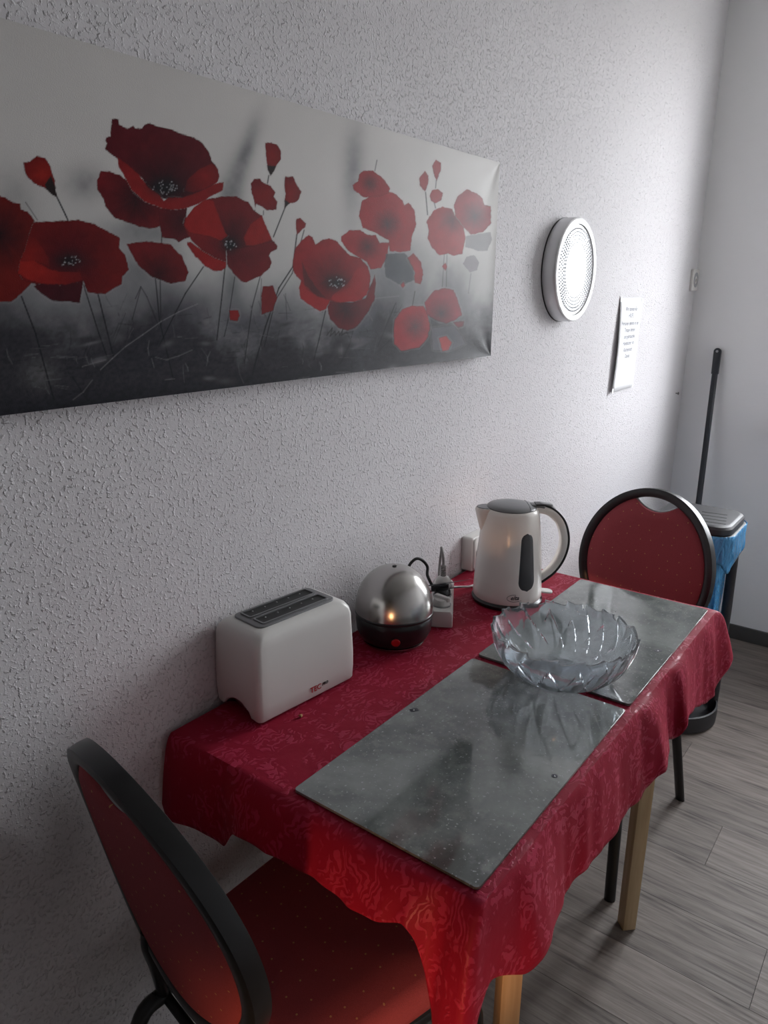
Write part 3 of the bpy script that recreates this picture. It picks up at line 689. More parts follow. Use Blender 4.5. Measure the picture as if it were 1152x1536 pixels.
for c_, dx, dz in ((tl, .006, -.004), (trr, -.004, -.008), (bl, .006, .004), (br, -.004, .006)):
    p = c_ - nt_.location
    o = box('tape', (p.x + dx - .007, p.y - .0012, p.z + dz - .008), (p.x + dx + .007, p.y - .0008, p.z + dz + .008), G['clear_tape'], nt_); o.rotation_euler = (0, 0, 0)

# ------------------------------------------------------------------ antenna socket high on the wall, wall nail
p = ony(1041, 420, -.004)
sk = thing('aerial_socket', 'small white aerial socket on the wall beside the room corner', 'socket', (p.x, 0, p.z))
prism('cover_plate', rrect(-.0405, -.0405, .0405, .0405, .008), lambda a, b, t: (a, -t, b), 0, .011, G['socket_white'], sk, 40, .002)
o = lathe('insert', [(.028, 0), (.028, .0125), (.025, .0135), (.016, .0125), (.0155, .008), (0, .008)], G['light_grey_plastic'], sk, 32); o.rotation_euler = (PI / 2, 0, 0)
o = lathe('jack', [(.007, .008), (.007, .015), (.0045, .015), (.0045, .010), (0, .010)], G['socket_white'], sk, 20); o.rotation_euler = (PI / 2, 0, 0)
p = ony(1015, 590, -.004)
nl = thing('wall_nail', 'small dark nail head sticking out of the white wall', 'nail', (p.x, 0, p.z))
o = lathe('nail_shaft', [(0, 0), (.002, 0), (.002, .010), (0, .010)], G['nail_metal'], nl, 10); o.rotation_euler = (PI / 2, 0, 0)
o = lathe('nail_head', [(0, .010), (.006, .0095), (.006, .0115), (.003, .013), (0, .013)], G['nail_metal'], nl, 14); o.rotation_euler = (PI / 2, 0, 0)

# ------------------------------------------------------------------ table
T = 0.7525                                        # wood top; cloth lies 2 mm higher
TX0, TX1, TY0, TY1 = -0.047, 0.952, -0.560, -0.016
ZT = T + 0.0022
tb = thing('dining_table', 'narrow table with pale wooden legs under the red cloth', 'table', (0.45, -.29, 0))
def loc(o, p): return (p[0] - o.location.x, p[1] - o.location.y, p[2] - o.location.z)
box('table_top', loc(tb, (TX0, TY0, T - .022)), loc(tb, (TX1, TY1, T)), G['pale_beech'], tb, .003)
bm = bmesh.new()
for lo, hi in (((.155, -.505, T - .085), (.805, -.487, T - .022)), ((.155, -.085, T - .085), (.805, -.067, T - .022)), ((.155, -.487, T - .085), (.173, -.085, T - .022)), ((.787, -.487, T - .085), (.805, -.085, T - .022))):
    add_box(bm, loc(tb, lo), loc(tb, hi))
fbm_obj('apron', bm, G['pale_beech'], tb)
for lx, ly in ((.795, -.499), (.172, -.499), (.795, -.075), (.172, -.075)):
    bm = bmesh.new(); a = .0165
    add_box(bm, (-a, -a, -(T - .023)), (a, a, 0), .002)
    for vv_ in bm.verts:
        if vv_.co.z < -.3: vv_.co.x *= .94; vv_.co.y *= .94
    o = fbm_obj('leg', bm, G['pale_beech'], tb, 40); o.location = loc(tb, (lx, ly, T - .023)); o.rotation_euler = (0, 0, PI / 4)

# ------------------------------------------------------------------ tablecloth
def smooth_interp(keys, s):
    """Catmull-Rom through (s, vec) keys."""
    i = 0
    while i < len(keys) - 2 and s > keys[i + 1][0]: i += 1
    s0, b = keys[i]; s1, c = keys[i + 1]
    a = keys[i - 1][1] if i else b; d = keys[i + 2][1] if i + 2 < len(keys) else c
    t = 0 if s1 == s0 else min(max((s - s0) / (s1 - s0), 0), 1)
    h = t * t * (3 - 2 * t)
    cr_ = 0.5 * ((2 * b) + (c - a) * t + (2 * a - 5 * b + 4 * c - d) * t * t + (3 * b - a - 3 * c + d) * t ** 3)
    return cr_ * .7 + (b * (1 - h) + c * h) * .3
LW, LL = TY1 - TY0, TX1 - TX0
EX0, EX1, EY0, EY1 = TX0 - .002, TX1 + .002, TY0 - .002, TY1 + .002
# perimeter parameter: 0 back-left corner -> near end -> LW near-right corner -> right side -> LW+LL far-right corner -> far end -> 2LW+LL back-right -> back
def hemN(u, v, d): return onx(u, v, EX0 - d)
def hemR(u, v, d): return ony(u, v, EY0 - d)
def sN(y): return EY1 - y
def sR(x): return LW + (x - EX0)
keys = [
    (0.000, Vector((EX0 - .026, -.012, .640))), (.030, hemN(256, 1228, .030)), (.080, hemN(300, 1250, .024)), (.125, hemN(336, 1268, .012)),
    (.165, hemN(352, 1250, .024)), (.225, hemN(400, 1280, .034)), (.300, hemN(466, 1319, .036)), (.365, hemN(522, 1358, .036)), (.425, hemN(574, 1384, .040)), (.455, hemN(602, 1390, .038)),
    (.480, hemN(622, 1412, .030)), (.500, hemN(639, 1454, .022)), (.515, hemN(648, 1510, .026)), (.530, Vector((EX0 - .050, -.538, .545))), (LW - .006, Vector((EX0 - .062, -.572, .530))),
    (LW + .004, Vector((EX0 - .035, EY0 - .014, .585))), (LW + .022, Vector((EX0 + .012, EY0 - .012, .640))), (LW + .055, hemR(784, 1460, .020)),
    (LW + .085, hemR(811, 1438, .030)), (LW + .115, hemR(826, 1404, .026)), (LW + .160, hemR(846, 1354, .014)), (LW + .205, hemR(858, 1330, .012)), (LW + .255, hemR(884, 1303, .020)),
    (LW + .305, hemR(901, 1273, .018)), (LW + .365, hemR(933, 1237, .020)), (LW + .415, hemR(946, 1210, .016)), (LW + .470, hemR(971, 1184, .022)),
    (LW + .530, hemR(996, 1157, .038)), (LW + .560, hemR(1001, 1131, .026)), (LW + .605, hemR(1003, 1110, .010)), (LW + .650, hemR(1014, 1109, .014)), (LW + .700, hemR(1032, 1095, .034)), (LW + .730, hemR(1034, 1078, .030)),
    (LW + .790, hemR(1041, 1061, .012)), (LW + .860, hemR(1060, 1056, .018)), (LW + .920, Vector((.945, EY0 - .020, .566))), (LW + .965, onx(1077, 1029, .99)), (LW + LL - .004, onx(1093, 1003, 1.025)),
    (LW + LL + .010, onx(1097, 982, 1.045)), (LW + LL + .035, Vector((1.045, -.545, .640))), (LW + LL + .080, Vector((1.00, -.470, .63))), (LW + LL + .17, Vector((.985, -.37, .63))), (LW + LL + .30, Vector((.99, -.25, .635))), (LW + LL + .45, Vector((.985, -.10, .63))),
    (2 * LW + LL, Vector((.975, -.012, .66)))]
def edge_pt(s):
    if s <= LW: return Vector((EX0, EY1 - s, 0))
    if s <= LW + LL: return Vector((EX0 + s - LW, EY0, 0))
    return Vector((EX1, EY0 + (s - LW - LL), 0))
ss_ = list(np.linspace(0, LW, 180)) + list(np.linspace(LW, LW + LL, 330))[1:] + list(np.linspace(LW + LL, 2 * LW + LL, 120))[1:]
NS, NT = len(ss_), 34
verts, faces = [], []
rc = .010
for s in ss_:
    e = edge_pt(s); h = smooth_interp(keys, s)
    out = Vector((h.x - e.x, h.y - e.y, 0)); drop = ZT - h.z
    nrm = Vector((-1, 0, 0)) if s < LW - .012 else Vector((0, -1, 0)) if LW + .012 < s < LW + LL - .012 else Vector((1, 0, 0)) if s > LW + LL + .012 else (Vector((-1, -1, 0)) if s < LW + .1 else Vector((1, -1, 0))).normalized()
    for j in range(NT):
        t = j / (NT - 1)
        t = t * t * .35 + t * .65
        # rounded break over the table edge, then nearly straight to the hem
        f = .30 * (1 - math.exp(-t * 9)) + .70 * t
        z = ZT - drop * (t ** 1.25 * .55 + t * .45) if t < 1 else h.z
        p = Vector((e.x + out.x * f, e.y + out.y * f, z))
        wv = .0048 * math.sin(s * 40 + 1.6 * math.sin(s * 13)) + .0014 * math.sin(s * 133 + t * 3)
        if EX0 + .02 < 99: p += nrm * (wv * t * (1 - .3 * t))
        if p.y > -.004: p.y = -.004
        verts.append(p)
for a in range(NS - 1):
    for j in range(NT - 1):
        faces.append((a * NT + j, a * NT + j + 1, (a + 1) * NT + j + 1, (a + 1) * NT + j))
# top: strip grid between near-end edge and far-end edge built from the perimeter ring
ring = [a * NT for a in range(NS)]
b0 = len(verts)
back = list(np.linspace(EX1, EX0, 60))[1:-1]
for bx in back: verts.append(Vector((bx, EY1, ZT)))
ring += list(range(b0, b0 + len(back)))
cen = Vector(((EX0 + EX1) / 2, (EY0 + EY1) / 2, ZT)); i0 = len(verts)
for q in ring:
    p = verts[q]; verts.append(Vector((cen.x + (p.x - cen.x) * .985, cen.y + (p.y - cen.y) * .975, ZT)))
for i in range(len(ring)):
    j = (i + 1) % len(ring); faces.append((ring[i], ring[j], i0 + j, i0 + i))
faces.append(tuple(range(i0, i0 + len(ring))))
# short drop behind the table
b1 = len(verts); bk = [ring[NS - 1]] + list(range(b0, b0 + len(back))) + [ring[0]]
for q in bk: verts.append(Vector((verts[q].x, -.011, ZT - .09)))
for i in range(len(bk) - 1): faces.append((bk[i], bk[i + 1], b1 + i + 1, b1 + i))
me = bpy.data.meshes.new('tablecloth'); me.from_pydata([tuple(p - Vector((.45, -.29, T))) for p in verts], [], faces)
bm = bmesh.new(); bm.from_mesh(me)
big = [f for f in bm.faces if len(f.verts) > 8]; bmesh.ops.triangulate(bm, faces=big)
bmesh.ops.recalc_face_normals(bm, faces=bm.faces[:])
bm.to_mesh(me); bm.free()
cl = link('tablecloth', me, G['red_damask'], None, 50); cl.location = (.45, -.29, T)
md = cl.modifiers.new('thick', 'SOLIDIFY'); md.thickness = .0012; md.offset = -1
tag(cl, 'red damask tablecloth hanging in folds over the table', 'tablecloth')

# ------------------------------------------------------------------ glass boards
def board(x0, x1, y0, y1, label, pads):
    t = thing('glass_board', label, 'board', ((x0 + x1) / 2, (y0 + y1) / 2, ZT))
    hx_, hy_ = (x1 - x0) / 2, (y1 - y0) / 2
    prism('glass_plate', rrect(-hx_, -hy_, hx_, hy_, .006), lambda a, b, q: (a, b, q), .0012, .0052, G['concrete_glass'], t, 20, .0003)
    for sx_ in (-1, 1):
        for sy_ in (-1, 1):
            lathe('foot', [(0, 0), (.007, 0), (.007, .0013), (0, .0013)], G['rubber_pad'], t, 14, (sx_ * (hx_ - .02), sy_ * (hy_ - .02), 0))
    for (u, v, kind) in pads:
        q = onz(u, v, ZT + .0053) - t.location
        o = prism('sticker', rrect(-.0068, -.0045, .0068, .0045, .001) if kind else [(.0042 * math.cos(a_ * PI / 8), .0042 * math.sin(a_ * PI / 8)) for a_ in range(16)], lambda a, b, w_: (a, b, w_), 0, .0003, G['rubber_pad'], t)
        o.location = (q.x, q.y, .0052); o.rotation_euler = (0, 0, -.5)
        o2 = prism('sticker_mark', [(-.002, -.0014), (.0022, 0), (-.002, .0014)], lambda a, b, w_: (a, b, w_), 0, .0002, G['paper_white'], t); o2.location = (q.x, q.y, .0055); o2.rotation_euler = (0, 0, .6)
    return t
BZ = ZT + .0052
board(-.037, .437, -.549, -.262, 'grey stone-look glass board, bare, reflecting the bowl', [(621, 1065, 1), (832, 1164, 0)])
board(.456, .937, -.549, -.262, 'grey stone-look glass board holding the glass bowl, beside the kettle', [(987, 976, 1)])

# ------------------------------------------------------------------ toaster
ta = math.atan2(-.141 + .121, .255 - .046)
ts = thing('toaster', 'white two-slot toaster standing near the wall', 'toaster', (.046 + .1053, -.125 + .058, ZT), ta)
Lt, Wt, Ht = .104, .057, .152
bm = bmesh.new()
def sharp_ring(z, gx_, gy_, r_, arch=0.0):
    pts = rrect(-Lt - gx_, -Wt - gy_, Lt + gx_, Wt + gy_, r_, 6); out_ = []
    for i, p0 in enumerate(pts):
        p1 = pts[(i + 1) % len(pts)]; out_.append(p0)
        if math.dist(p0, p1) > .03:
            out_ += [(p0[0] + (p1[0] - p0[0]) * k_ / 16, p0[1] + (p1[1] - p0[1]) * k_ / 16) for k_ in range(1, 16)]
    # low arch under both ends
    return [(x_, y_, z + (arch * max(0, math.cos(y_ / .036 * PI / 2)) ** .6 if abs(x_) > Lt - .012 and abs(y_) < .036 else 0)) for x_, y_ in out_]
rings = [sharp_ring(.004, -.003, -.003, .007, .022), sharp_ring(.008, 0, 0, .009, .020), sharp_ring(.03, .001, .001, .009), sharp_ring(.06, .001, .001, .009), sharp_ring(.128, -.001, -.001, .010), sharp_ring(.139, -.003, -.003, .012), sharp_ring(.146, -.007, -.007, .014), sharp_ring(.150, -.013, -.012, .015), sharp_ring(Ht, -.020, -.018, .015)]
rs = add_loft(bm, rings)
body = fbm_obj('body', bm, G['cream_plastic'], ts, 38)
for px_ in (-.075, .075):
    for py_ in (-.038, .038):
        lathe('foot', [(0, 0), (.008, 0), (.009, .007), (0, .007)], G['dark_plastic'], ts, 14, (px_, py_, 0))
tp = prism('top_plate', rrect(-.080, -.036, .082, .036, .012), lambda a, b, t: (a, b, t), Ht - .001, Ht + .0030, G['toaster_plate'], ts, 30, .001)
for cy_ in (-.0165, .0165):
    bm = bmesh.new()
    # slot: dark well with a raised steel lip
    pts = rrect(-.066, -.0115, .068, .0115, .003, 3)
    add_prism(bm, pts, lambda a, b, t, c_=cy_: (a, b + c_, t), Ht + .0028, Ht + .0033)
    sl = fbm_obj('slot', bm, G['slot_black'], ts)
    bm = bmesh.new(); o1 = rrect(-.069, -.0140, .071, .0140, .004, 4); o2 = rrect(-.066, -.0112, .068, .0112, .003, 4)
    r1 = [[(a, b + cy_, z_) for a, b in q] for q, z_ in ((o1, Ht + .0028), (o1, Ht + .0050), (o2, Ht + .0050), (o2, Ht + .0030))]
    add_loft(bm, r1, True, False); fbm_obj('slot_lip', bm, G['toaster_plate'], sl, 30)
    for i in range(5):
        lathe('guide_pin', [(0, 0), (.0013, 0), (.0013, .0012), (0, .0016)], G['steel_rivet'], sl, 8, (-.05 + .025 * i, cy_ + .004, Ht + .0033))
# lever and dial on the far end
prism('lever', rrect(-.022, -.006, .022, .006, .004), lambda a, b, t: (Lt + .001 + t, a, .105 + b), 0, .02, G['grey_plastic'], ts, 30, .0015)
o = lathe('browning_dial', [(0, 0), (.013, 0), (.013, .010), (.011, .012), (0, .012)], G['grey_plastic'], ts, 24); o.rotation_euler = (0, PI / 2, 0); o.location = (Lt + .001, -.02, .045)
fy = -Wt - .0013
def on_front(me, x0, z0):
    for vv_ in me.vertices: vv_.co = Vector((x0 + vv_.co.x, fy - .0002 + vv_.co.z * -1, z0 + vv_.co.y))
q = ony(463, 1046, -.135)
me = text_mesh('TEC', .0135, 'LEFT', .0, .0002, .00015); on_front(me, .000, .017); link('brand_text', me, G['red_print'], ts)
me = text_mesh('PRO', .0068, 'LEFT', .25, .0002, .0003); on_front(me, .0265, .0205); link('brand_text', me, G['black_print'], ts)

# ------------------------------------------------------------------ egg cooker
ec = thing('egg_cooker', 'egg cooker with brushed steel dome on a black base', 'egg cooker', (.421, -.093, ZT), YAW - PI)
R0 = .0755
lathe('foot_ring', [(0, 0), (.058, 0), (.061, .002), (.061, .005), (.056, .007), (0, .007)], G['brushed_steel'], ec, 56)
eb = lathe('base', [(0, .006), (.058, .006), (.066, .012), (.0725, .026), (.0745, .044), (.0748, .056), (.0735, .058), (0, .058)], G['dark_plastic'], ec, 72)
lathe('joint_ring', [(.072, .0575), (.0758, .0585), (.0762, .0625), (.0745, .065), (.070, .065)], G['dark_plastic'], ec, 72, caps=False)
H = .0865
prof = [(R0 * math.cos(PI / 2 * (i / 24)) ** .86, .0645 + H * math.sin(PI / 2 * i / 24)) for i in range(25)]
lathe('dome', prof, G['brushed_steel'], ec, 72, smooth=60)
lathe('steam_vent', [(0, .1505), (.0045, .1502), (.0045, .1522), (.003, .153), (0, .153)], G['dark_plastic'], ec, 16)
# round switch on the front
th_ = math.radians(2)
o = lathe('switch', [(0, 0), (.0085, 0), (.0085, .003), (.007, .0042), (0, .0042)], G['red_switch'], ec, 24)
o.location = (.0705 * math.cos(th_), .0705 * math.sin(th_), .027); o.rotation_euler = (0, PI / 2 + .18, th_)
o2 = lathe('switch_bezel', [(.0082, -.001), (.0105, -.001), (.0105, .0022), (.0082, .0022)], G['black_print'], ec, 24, caps=False)
o2.location = o.location; o2.rotation_euler = o.rotation_euler

# ------------------------------------------------------------------ power strip with plugs
sv = Vector((.684 - .530, -.067 + .160, 0)).normalized(); ang = math.atan2(sv.y, sv.x)
nv = Vector((-sv.y, sv.x, 0))
c0 = Vector((.530, -.160, ZT)) + nv * .024
ps = thing('power_strip', 'white power strip lying between the egg cooker and the kettle', 'power strip', tuple(c0), ang)
hb = .036
bm = bmesh.new()
pr_ = [(-.024, 0), (.024, 0), (.024, hb - .008), (.019, hb), (-.019, hb), (-.024, hb - .008)]
add_prism(bm, pr_, lambda a, b, t: (t, a, b), 0.0, .178)
bmesh.ops.recalc_face_normals(bm, faces=bm.faces[:])
bmesh.ops.bevel(bm, geom=[e for e in bm.edges if e.calc_face_angle(0) > 1.2], offset=.003, segments=2, affect='EDGES', profile=.5)
fbm_obj('body', bm, G['white_plastic'], ps, 40)
for sx_ in (.035, .086, .137):
    lathe('socket_recess', [(.0195, hb - .0004), (.0205, hb + .0012), (.0188, hb + .0016), (.018, hb - .0002), (0, hb + .0003)], G['light_grey_plastic'], ps, 28, (sx_, 0, 0))
prism('rocker_switch', rrect(-.005, -.009, .005, .009, .002), lambda a, b, t: (a + .168, b, t), hb - .001, hb + .003, G['dark_plastic'], ps, 30)
# flat black plug of the egg cooker lead and its cable loop
w0 = lambda a, b, z_: c0 + sv * a + nv * b + Vector((0, 0, z_))
pg = thing('power_plug', 'black angled mains plug in the power strip', 'plug', tuple(w0(.086, 0, hb + .002)), ang)
lathe('plug_disc', [(0, 0), (.0175, 0), (.0175, .008), (.015, .013), (0, .014)], G['dark_plastic'], pg, 28)
prism('plug_grip', [(-.012, -.009), (.022, -.006), (.026, -.0045), (.026, .0045), (.022, .006), (-.012, .009)], lambda a, b, t: (-.2 * b + a * -.5, a * .9 + b * .4, t), .010, .024, G['dark_plastic'], pg, 30, .003)
path = [w0(.086, .020, hb + .017), ony(645, 872, -.070), ony(641, 862, -.060), ony(641, 850, -.052), ony(634, 841, -.046), ony(625, 838, -.040), ony(616, 845, -.034), ony(606, 860, -.026), (.470, -.018, ZT + .060), (.455, -.014, ZT + .030), (.432, -.0135, ZT + .014)]
path = crom(path, 8)
cb = tube('cable', [Vector(p) - pg.location for p in path], .0032, G['cable_black'], pg, 8)
cb.rotation_euler = (0, 0, -ang)
# white plug with grey strain relief standing upright at the far end
wp = thing('power_plug', 'white round mains plug with ribbed grey cable sleeve in the power strip', 'plug', tuple(w0(.137, 0, hb + .002)), ang)
lathe('plug_body', [(0, 0), (.0175, 0), (.0178, .010), (.013, .018), (.0065, .022), (0, .022)], G['socket_white'], wp, 28)
prof = [(.0055, .021)]
for i in range(6): prof += [(.0062, .022 + i * .0042), (.0062, .0245 + i * .0042), (.0045, .0248 + i * .0042), (.0045, .0260 + i * .0042)]
lathe('strain_relief', [(0, .021)] + prof + [(0, .047)], G['cable_grey'], wp, 16)
path = crom([(0, 0, .044), (.002, .001, .060), (.006, .004, .076), (.012, .006, .082), (.018, .006, .074), (.024, .008, .050), (.036, .010, .010), (.050, .006, -.020), (.062, -.008, -.033)], 8)
tube('cable', path, .003, G['cable_grey'], wp, 8)
wp2 = thing('power_plug', 'flat white mains plug in the power strip, beside the egg cooker', 'plug', tuple(w0(.035, 0, hb + .002)), ang)
lathe('plug_body', [(0, 0), (.0178, 0), (.0178, .007), (.015, .012), (0, .013)], G['white_plastic'], wp2, 28)
prism('plug_grip', [(-.020, -.006), (.016, -.009), (.016, .009), (-.020, .006)], lambda a, b, t: (a * .6 + b * .5, a * .8 - b * .4, t), .008, .019, G['white_plastic'], wp2, 30, .003)

# ------------------------------------------------------------------ wall socket behind the kettle
ws = thing('wall_socket', 'white surface-mounted wall socket low behind the kettle', 'socket', (.885, 0, .799))
prism('socket_box', rrect(-.062, -.043, .062, .043, .006), lambda a, b, t: (a, -t, b), 0, .030, G['socket_white'], ws, 40, .003)
prism('cover_plate', rrect(-.058, -.040, .058, .040, .010), lambda a, b, t: (a, -t, b), .030, .036, G['socket_white'], ws, 40, .002)
for cx_ in (-.030, .030):
    o = lathe('socket_well', [(.0215, .035), (.0225, .0375), (.0205, .038), (.0195, .0364), (0, .0364)], G['light_grey_plastic'], ws, 28); o.rotation_euler = (PI / 2, 0, 0); o.location = (cx_, 0, 0)
pb = thing('power_plug', 'beige mains plug in the wall socket behind the kettle', 'plug', (.855, -.0385, .797))
o = lathe('plug_body', [(0, 0), (.018, 0), (.018, .010), (.014, .020), (.010, .030), (.007, .034), (0, .034)], G['plug_beige'], pb, 24); o.rotation_euler = (PI / 2, 0, 0)
path = crom([(0, -.033, 0), (.002, -.046, -.012), (-.004, -.050, -.030), (-.030, -.045, -.0385), (-.075, -.042, -.0385), (-.120, -.040, -.0375), (w0(.178, 0, .016) - pb.location)[:]], 8)
tube('cable', path, .003, G['white_plastic'], pb, 8)

# ------------------------------------------------------------------ kettle
ka = YAW - PI / 2                                # handle points along the camera's right
kt = thing('kettle', 'white electric kettle with grey lid and curved handle', 'kettle', (.737, -.172, ZT), ka)
lathe('power_base', [(0, 0), (.074, 0), (.077, .002), (.0775, .008), (.073, .0125), (0, .0125)], G['dark_plastic'], kt, 64)
kprof = [(0, .0128), (.0735, .0128), (.0752, .016), (.0748, .03), (.0725, .07), (.0695, .11), (.0660, .15), (.0620, .185), (.0590, .203), (.0565, .209), (.0535, .2115)]
kb = lathe('body', kprof + [(0, .2115)], G['kettle_white'], kt, 96, smooth=50)
def krad(z):
    for (r0, z0), (r1, z1) in zip(kprof[1:], kprof[2:]):
        if z0 <= z <= z1: return r0 + (r1 - r0) * (z - z0) / (z1 - z0)
    return .0535
# spout: lofted lip leaving the body on the -x side
bm = bmesh.new(); rings = []
for z_, out_, wd_ in ((.150, -.004, .010), (.165, .003, .016), (.180, .009, .020), (.195, .0155, .023), (.206, .0205, .0245), (.2115, .0225, .025)):
    r_ = krad(z_); ring_ = []
    for i in range(17):
        a_ = PI * (i / 16) - PI / 2
        ring_.append((-(r_ - .012) - (out_ + .012) * max(math.cos(a_), 0) ** .8, wd_ * math.sin(a_), z_))
    rings.append(ring_)
add_loft(bm, rings, True, True); fbm_obj('spout', bm, G['kettle_white'], kt, 50)
prism('spout_cover', [(-.052, -.019), (-.062, -.017), (-.072, -.010), (-.0755, 0), (-.072, .010), (-.062, .017), (-.052, .019)], lambda a, b, t: (a, b, t), .2112, .2128, G['grey_plastic'], kt, 30)
# lid
lid = lathe('lid', [(.0525, .2108), (.0530, .2135), (.0500, .2160), (.038, .2190), (.02, .2205), (0, .2208)], G['grey_plastic'], kt, 64, smooth=50)
bm = bmesh.new(); add_tube(bm, [(.034, -.041 + .082 * i / 12, .2150 + .0043 * math.sin(PI * i / 12) ** .7) for i in range(13)], .0006, 6); fbm_obj('hinge_line', bm, G['slot_black'], lid, 40)
# handle: inner cream shell and dark outer band following the same curve
hp = [(.050, 0, .2085), (.068, 0, .2080), (.088, 0, .1985), (.106, 0, .178), (.1155, 0, .150), (.1160, 0, .122), (.108, 0, .094), (.093, 0, .070), (.074, 0, .053), (.0660, 0, .047)]
hp = crom(hp, 6)
def sweep(name, off, hw_, th0, m_, parent):
    bm = bmesh.new(); rings = []
    N_ = len(hp)
    for i, p in enumerate(hp):
        t = (hp[min(i + 1, N_ - 1)] - hp[max(i - 1, 0)]).normalized(); nn = Vector((-t.z, 0, t.x)) * -1
        cc = p + nn * off
        sc = 1.0 - .28 * (i / (N_ - 1))
        sec = rrect(-hw_ * sc, -th0 * sc, hw_ * sc, th0 * sc, min(hw_, th0) * .7 * sc, 4)
        rings.append([cc + Vector((0, 1, 0)) * a + nn * b for a, b in sec])
    add_loft(bm, rings); return fbm_obj(name, bm, m_, parent, 50)
hd = sweep('handle', 0.0, .0135, .0098, G['kettle_white'], kt)
sweep('handle_band', -.0098, .0125, .0024, G['dark_plastic'], hd)
prism('lid_button', rrect(-.014, -.009, .014, .009, .006), lambda a, b, t: (a + .074, b, t - .12 * a + .0075), .2075, .2135, G['light_grey_plastic'], kt, 30, .002)
prism('lid_bridge', rrect(-.016, -.013, .016, .013, .005), lambda a, b, t: (a + .056, b, t - .06 * a), .2100, .2185, G['grey_plastic'], kt, 30, .002)
# switch lever below the handle
prism('switch_lever', rrect(-.002, -.012, .028, .012, .0105), lambda a, b, t: (a + .073, b, t - .10 * a), .0175, .0215, G['white_plastic'], kt, 30, .001)
# water gauge on the side facing the camera
def on_body(az, z_, lift):
    r_ = krad(z_) + lift; return Vector((r_ * math.cos(az), r_ * math.sin(az), z_))
faz = -PI / 2
gaz = faz + math.radians(24)
bm = bmesh.new(); cols = []
outl = []
for i in range(33):
    t = i / 32; z_ = .044 + .126 * t
    e_ = .0075 if t < .9 else .0075
    d0, d1 = min(t * .126, 1), (1 - t) * .126
    wdt = .0240 - .0085 * t
    if d0 < wdt: wdt *= math.sqrt(max(1 - (1 - d0 / wdt) ** 2, 0.0004))
    if d1 < wdt: wdt *= math.sqrt(max(1 - (1 - d1 / wdt) ** 2, 0.0004))
    row = []
    for q_ in range(7):
        off_ = wdt * (q_ / 3 - 1); row.append(bm.verts.new(on_body(gaz + off_ / krad(z_), z_, .0009 if 0 < q_ < 6 else -.0004)))
    cols.append(row)
for a_, b_ in zip(cols, cols[1:]):
    for q_ in range(6): bm.faces.new((a_[q_], a_[q_ + 1], b_[q_ + 1], b_[q_]))
fbm_obj('water_gauge', bm, G['gauge_smoke'], kt, 50)
laz = faz + math.radians(3)
me = text_mesh('elta', .0125, 'CENTER', .35, .0002, .0002)
for vv_ in me.vertices:
    z_ = .0275 + vv_.co.y; vv_.co = on_body(laz + vv_.co.x / .0745, z_, .0004 + vv_.co.z)
link('brand_text', me, G['black_print'], kt)
pth = []
for i in range(30):
    a_ = math.radians(75 + 235 * i / 29); rx_ = .0150 if i < 24 else .0150 + .010 * (i - 23) / 6
    pth.append(on_body(laz + (-.001 + rx_ * math.cos(a_)) / .0745, .0305 + .0078 * math.sin(a_), .0004))
tube('brand_swoosh', pth, .00042, G['black_print'], kt, 5)

# ------------------------------------------------------------------ glass bowl
gbw = thing('glass_bowl', 'clear glass bowl with leaf-shaped facets and a zigzag rim', 'bowl', (.476, -.417, BZ))
NA, NBt = 560, 44
NLF = 13
def saw(x_):
    x_ = x_ % 1.0
    return x_
def bowl_pt(a_, t, inner):
    # leaf relief: two families of leaning leaves that overlap like scales
    p1 = saw(19 * a_ / (2 * PI) - 1.35 * t ** 1.2 + .25 * math.sin(a_ * 3)); p2 = saw(-14 * a_ / (2 * PI) - 1.2 * t + .3 + .2 * math.sin(a_ * 2 + 1))
    rel = max(p1, p2 - .18)
    edge_ = (t ** .5)
    r_ = .052 + (.124 - .052) * (math.sin(t * PI / 2 * .98)) ** .95
    z_ = .0035 + .079 * (1 - math.cos(t * PI / 2 * 1.02)) ** .92
    rim_ = max(0, (t - .72) / .28)
    z_ += rim_ * (.0105 * (rel - .45)); r_ += rim_ * .003 * (rel - .4)
    step = .0050 * (rel - .5) * edge_ * math.sin(PI * min(t * 1.02, 1) * .86 + .12)
    nx_, nz_ = math.cos(t * 1.2), -math.sin(t * 1.2)
    if inner:
        th0 = .0042
        r_ -= th0 * math.sin(min(t + .25, 1) * PI / 2) + step; z_ += th0 * (1 - t) * .9
        if t > .985: z_ -= .0002
    else:
        r_ += .25 * step
    return Vector((r_ * math.cos(a_), r_ * math.sin(a_), z_))
bm = bmesh.new(); rings = []
flat = [[Vector((rr_ * math.cos(2 * PI * i / NA), rr_ * math.sin(2 * PI * i / NA), .0002)) for i in range(NA)] for rr_ in (.002, .03, .050)]
rings += flat
for j in range(NBt + 1): rings.append([bowl_pt(2 * PI * i / NA, j / NBt, False) for i in range(NA)])
for j in range(NBt, -1, -1): rings.append([bowl_pt(2 * PI * i / NA, j / NBt, True) for i in range(NA)])
rings.append([Vector((.03 * math.cos(2 * PI * i / NA), .03 * math.sin(2 * PI * i / NA), .0062)) for i in range(NA)])
rings.append([Vector((.002 * math.cos(2 * PI * i / NA), .002 * math.sin(2 * PI * i / NA), .006)) for i in range(NA)])
add_loft(bm, rings, True, True)
fbm_obj('bowl_body', bm, G['bowl_glass'], gbw, 28)

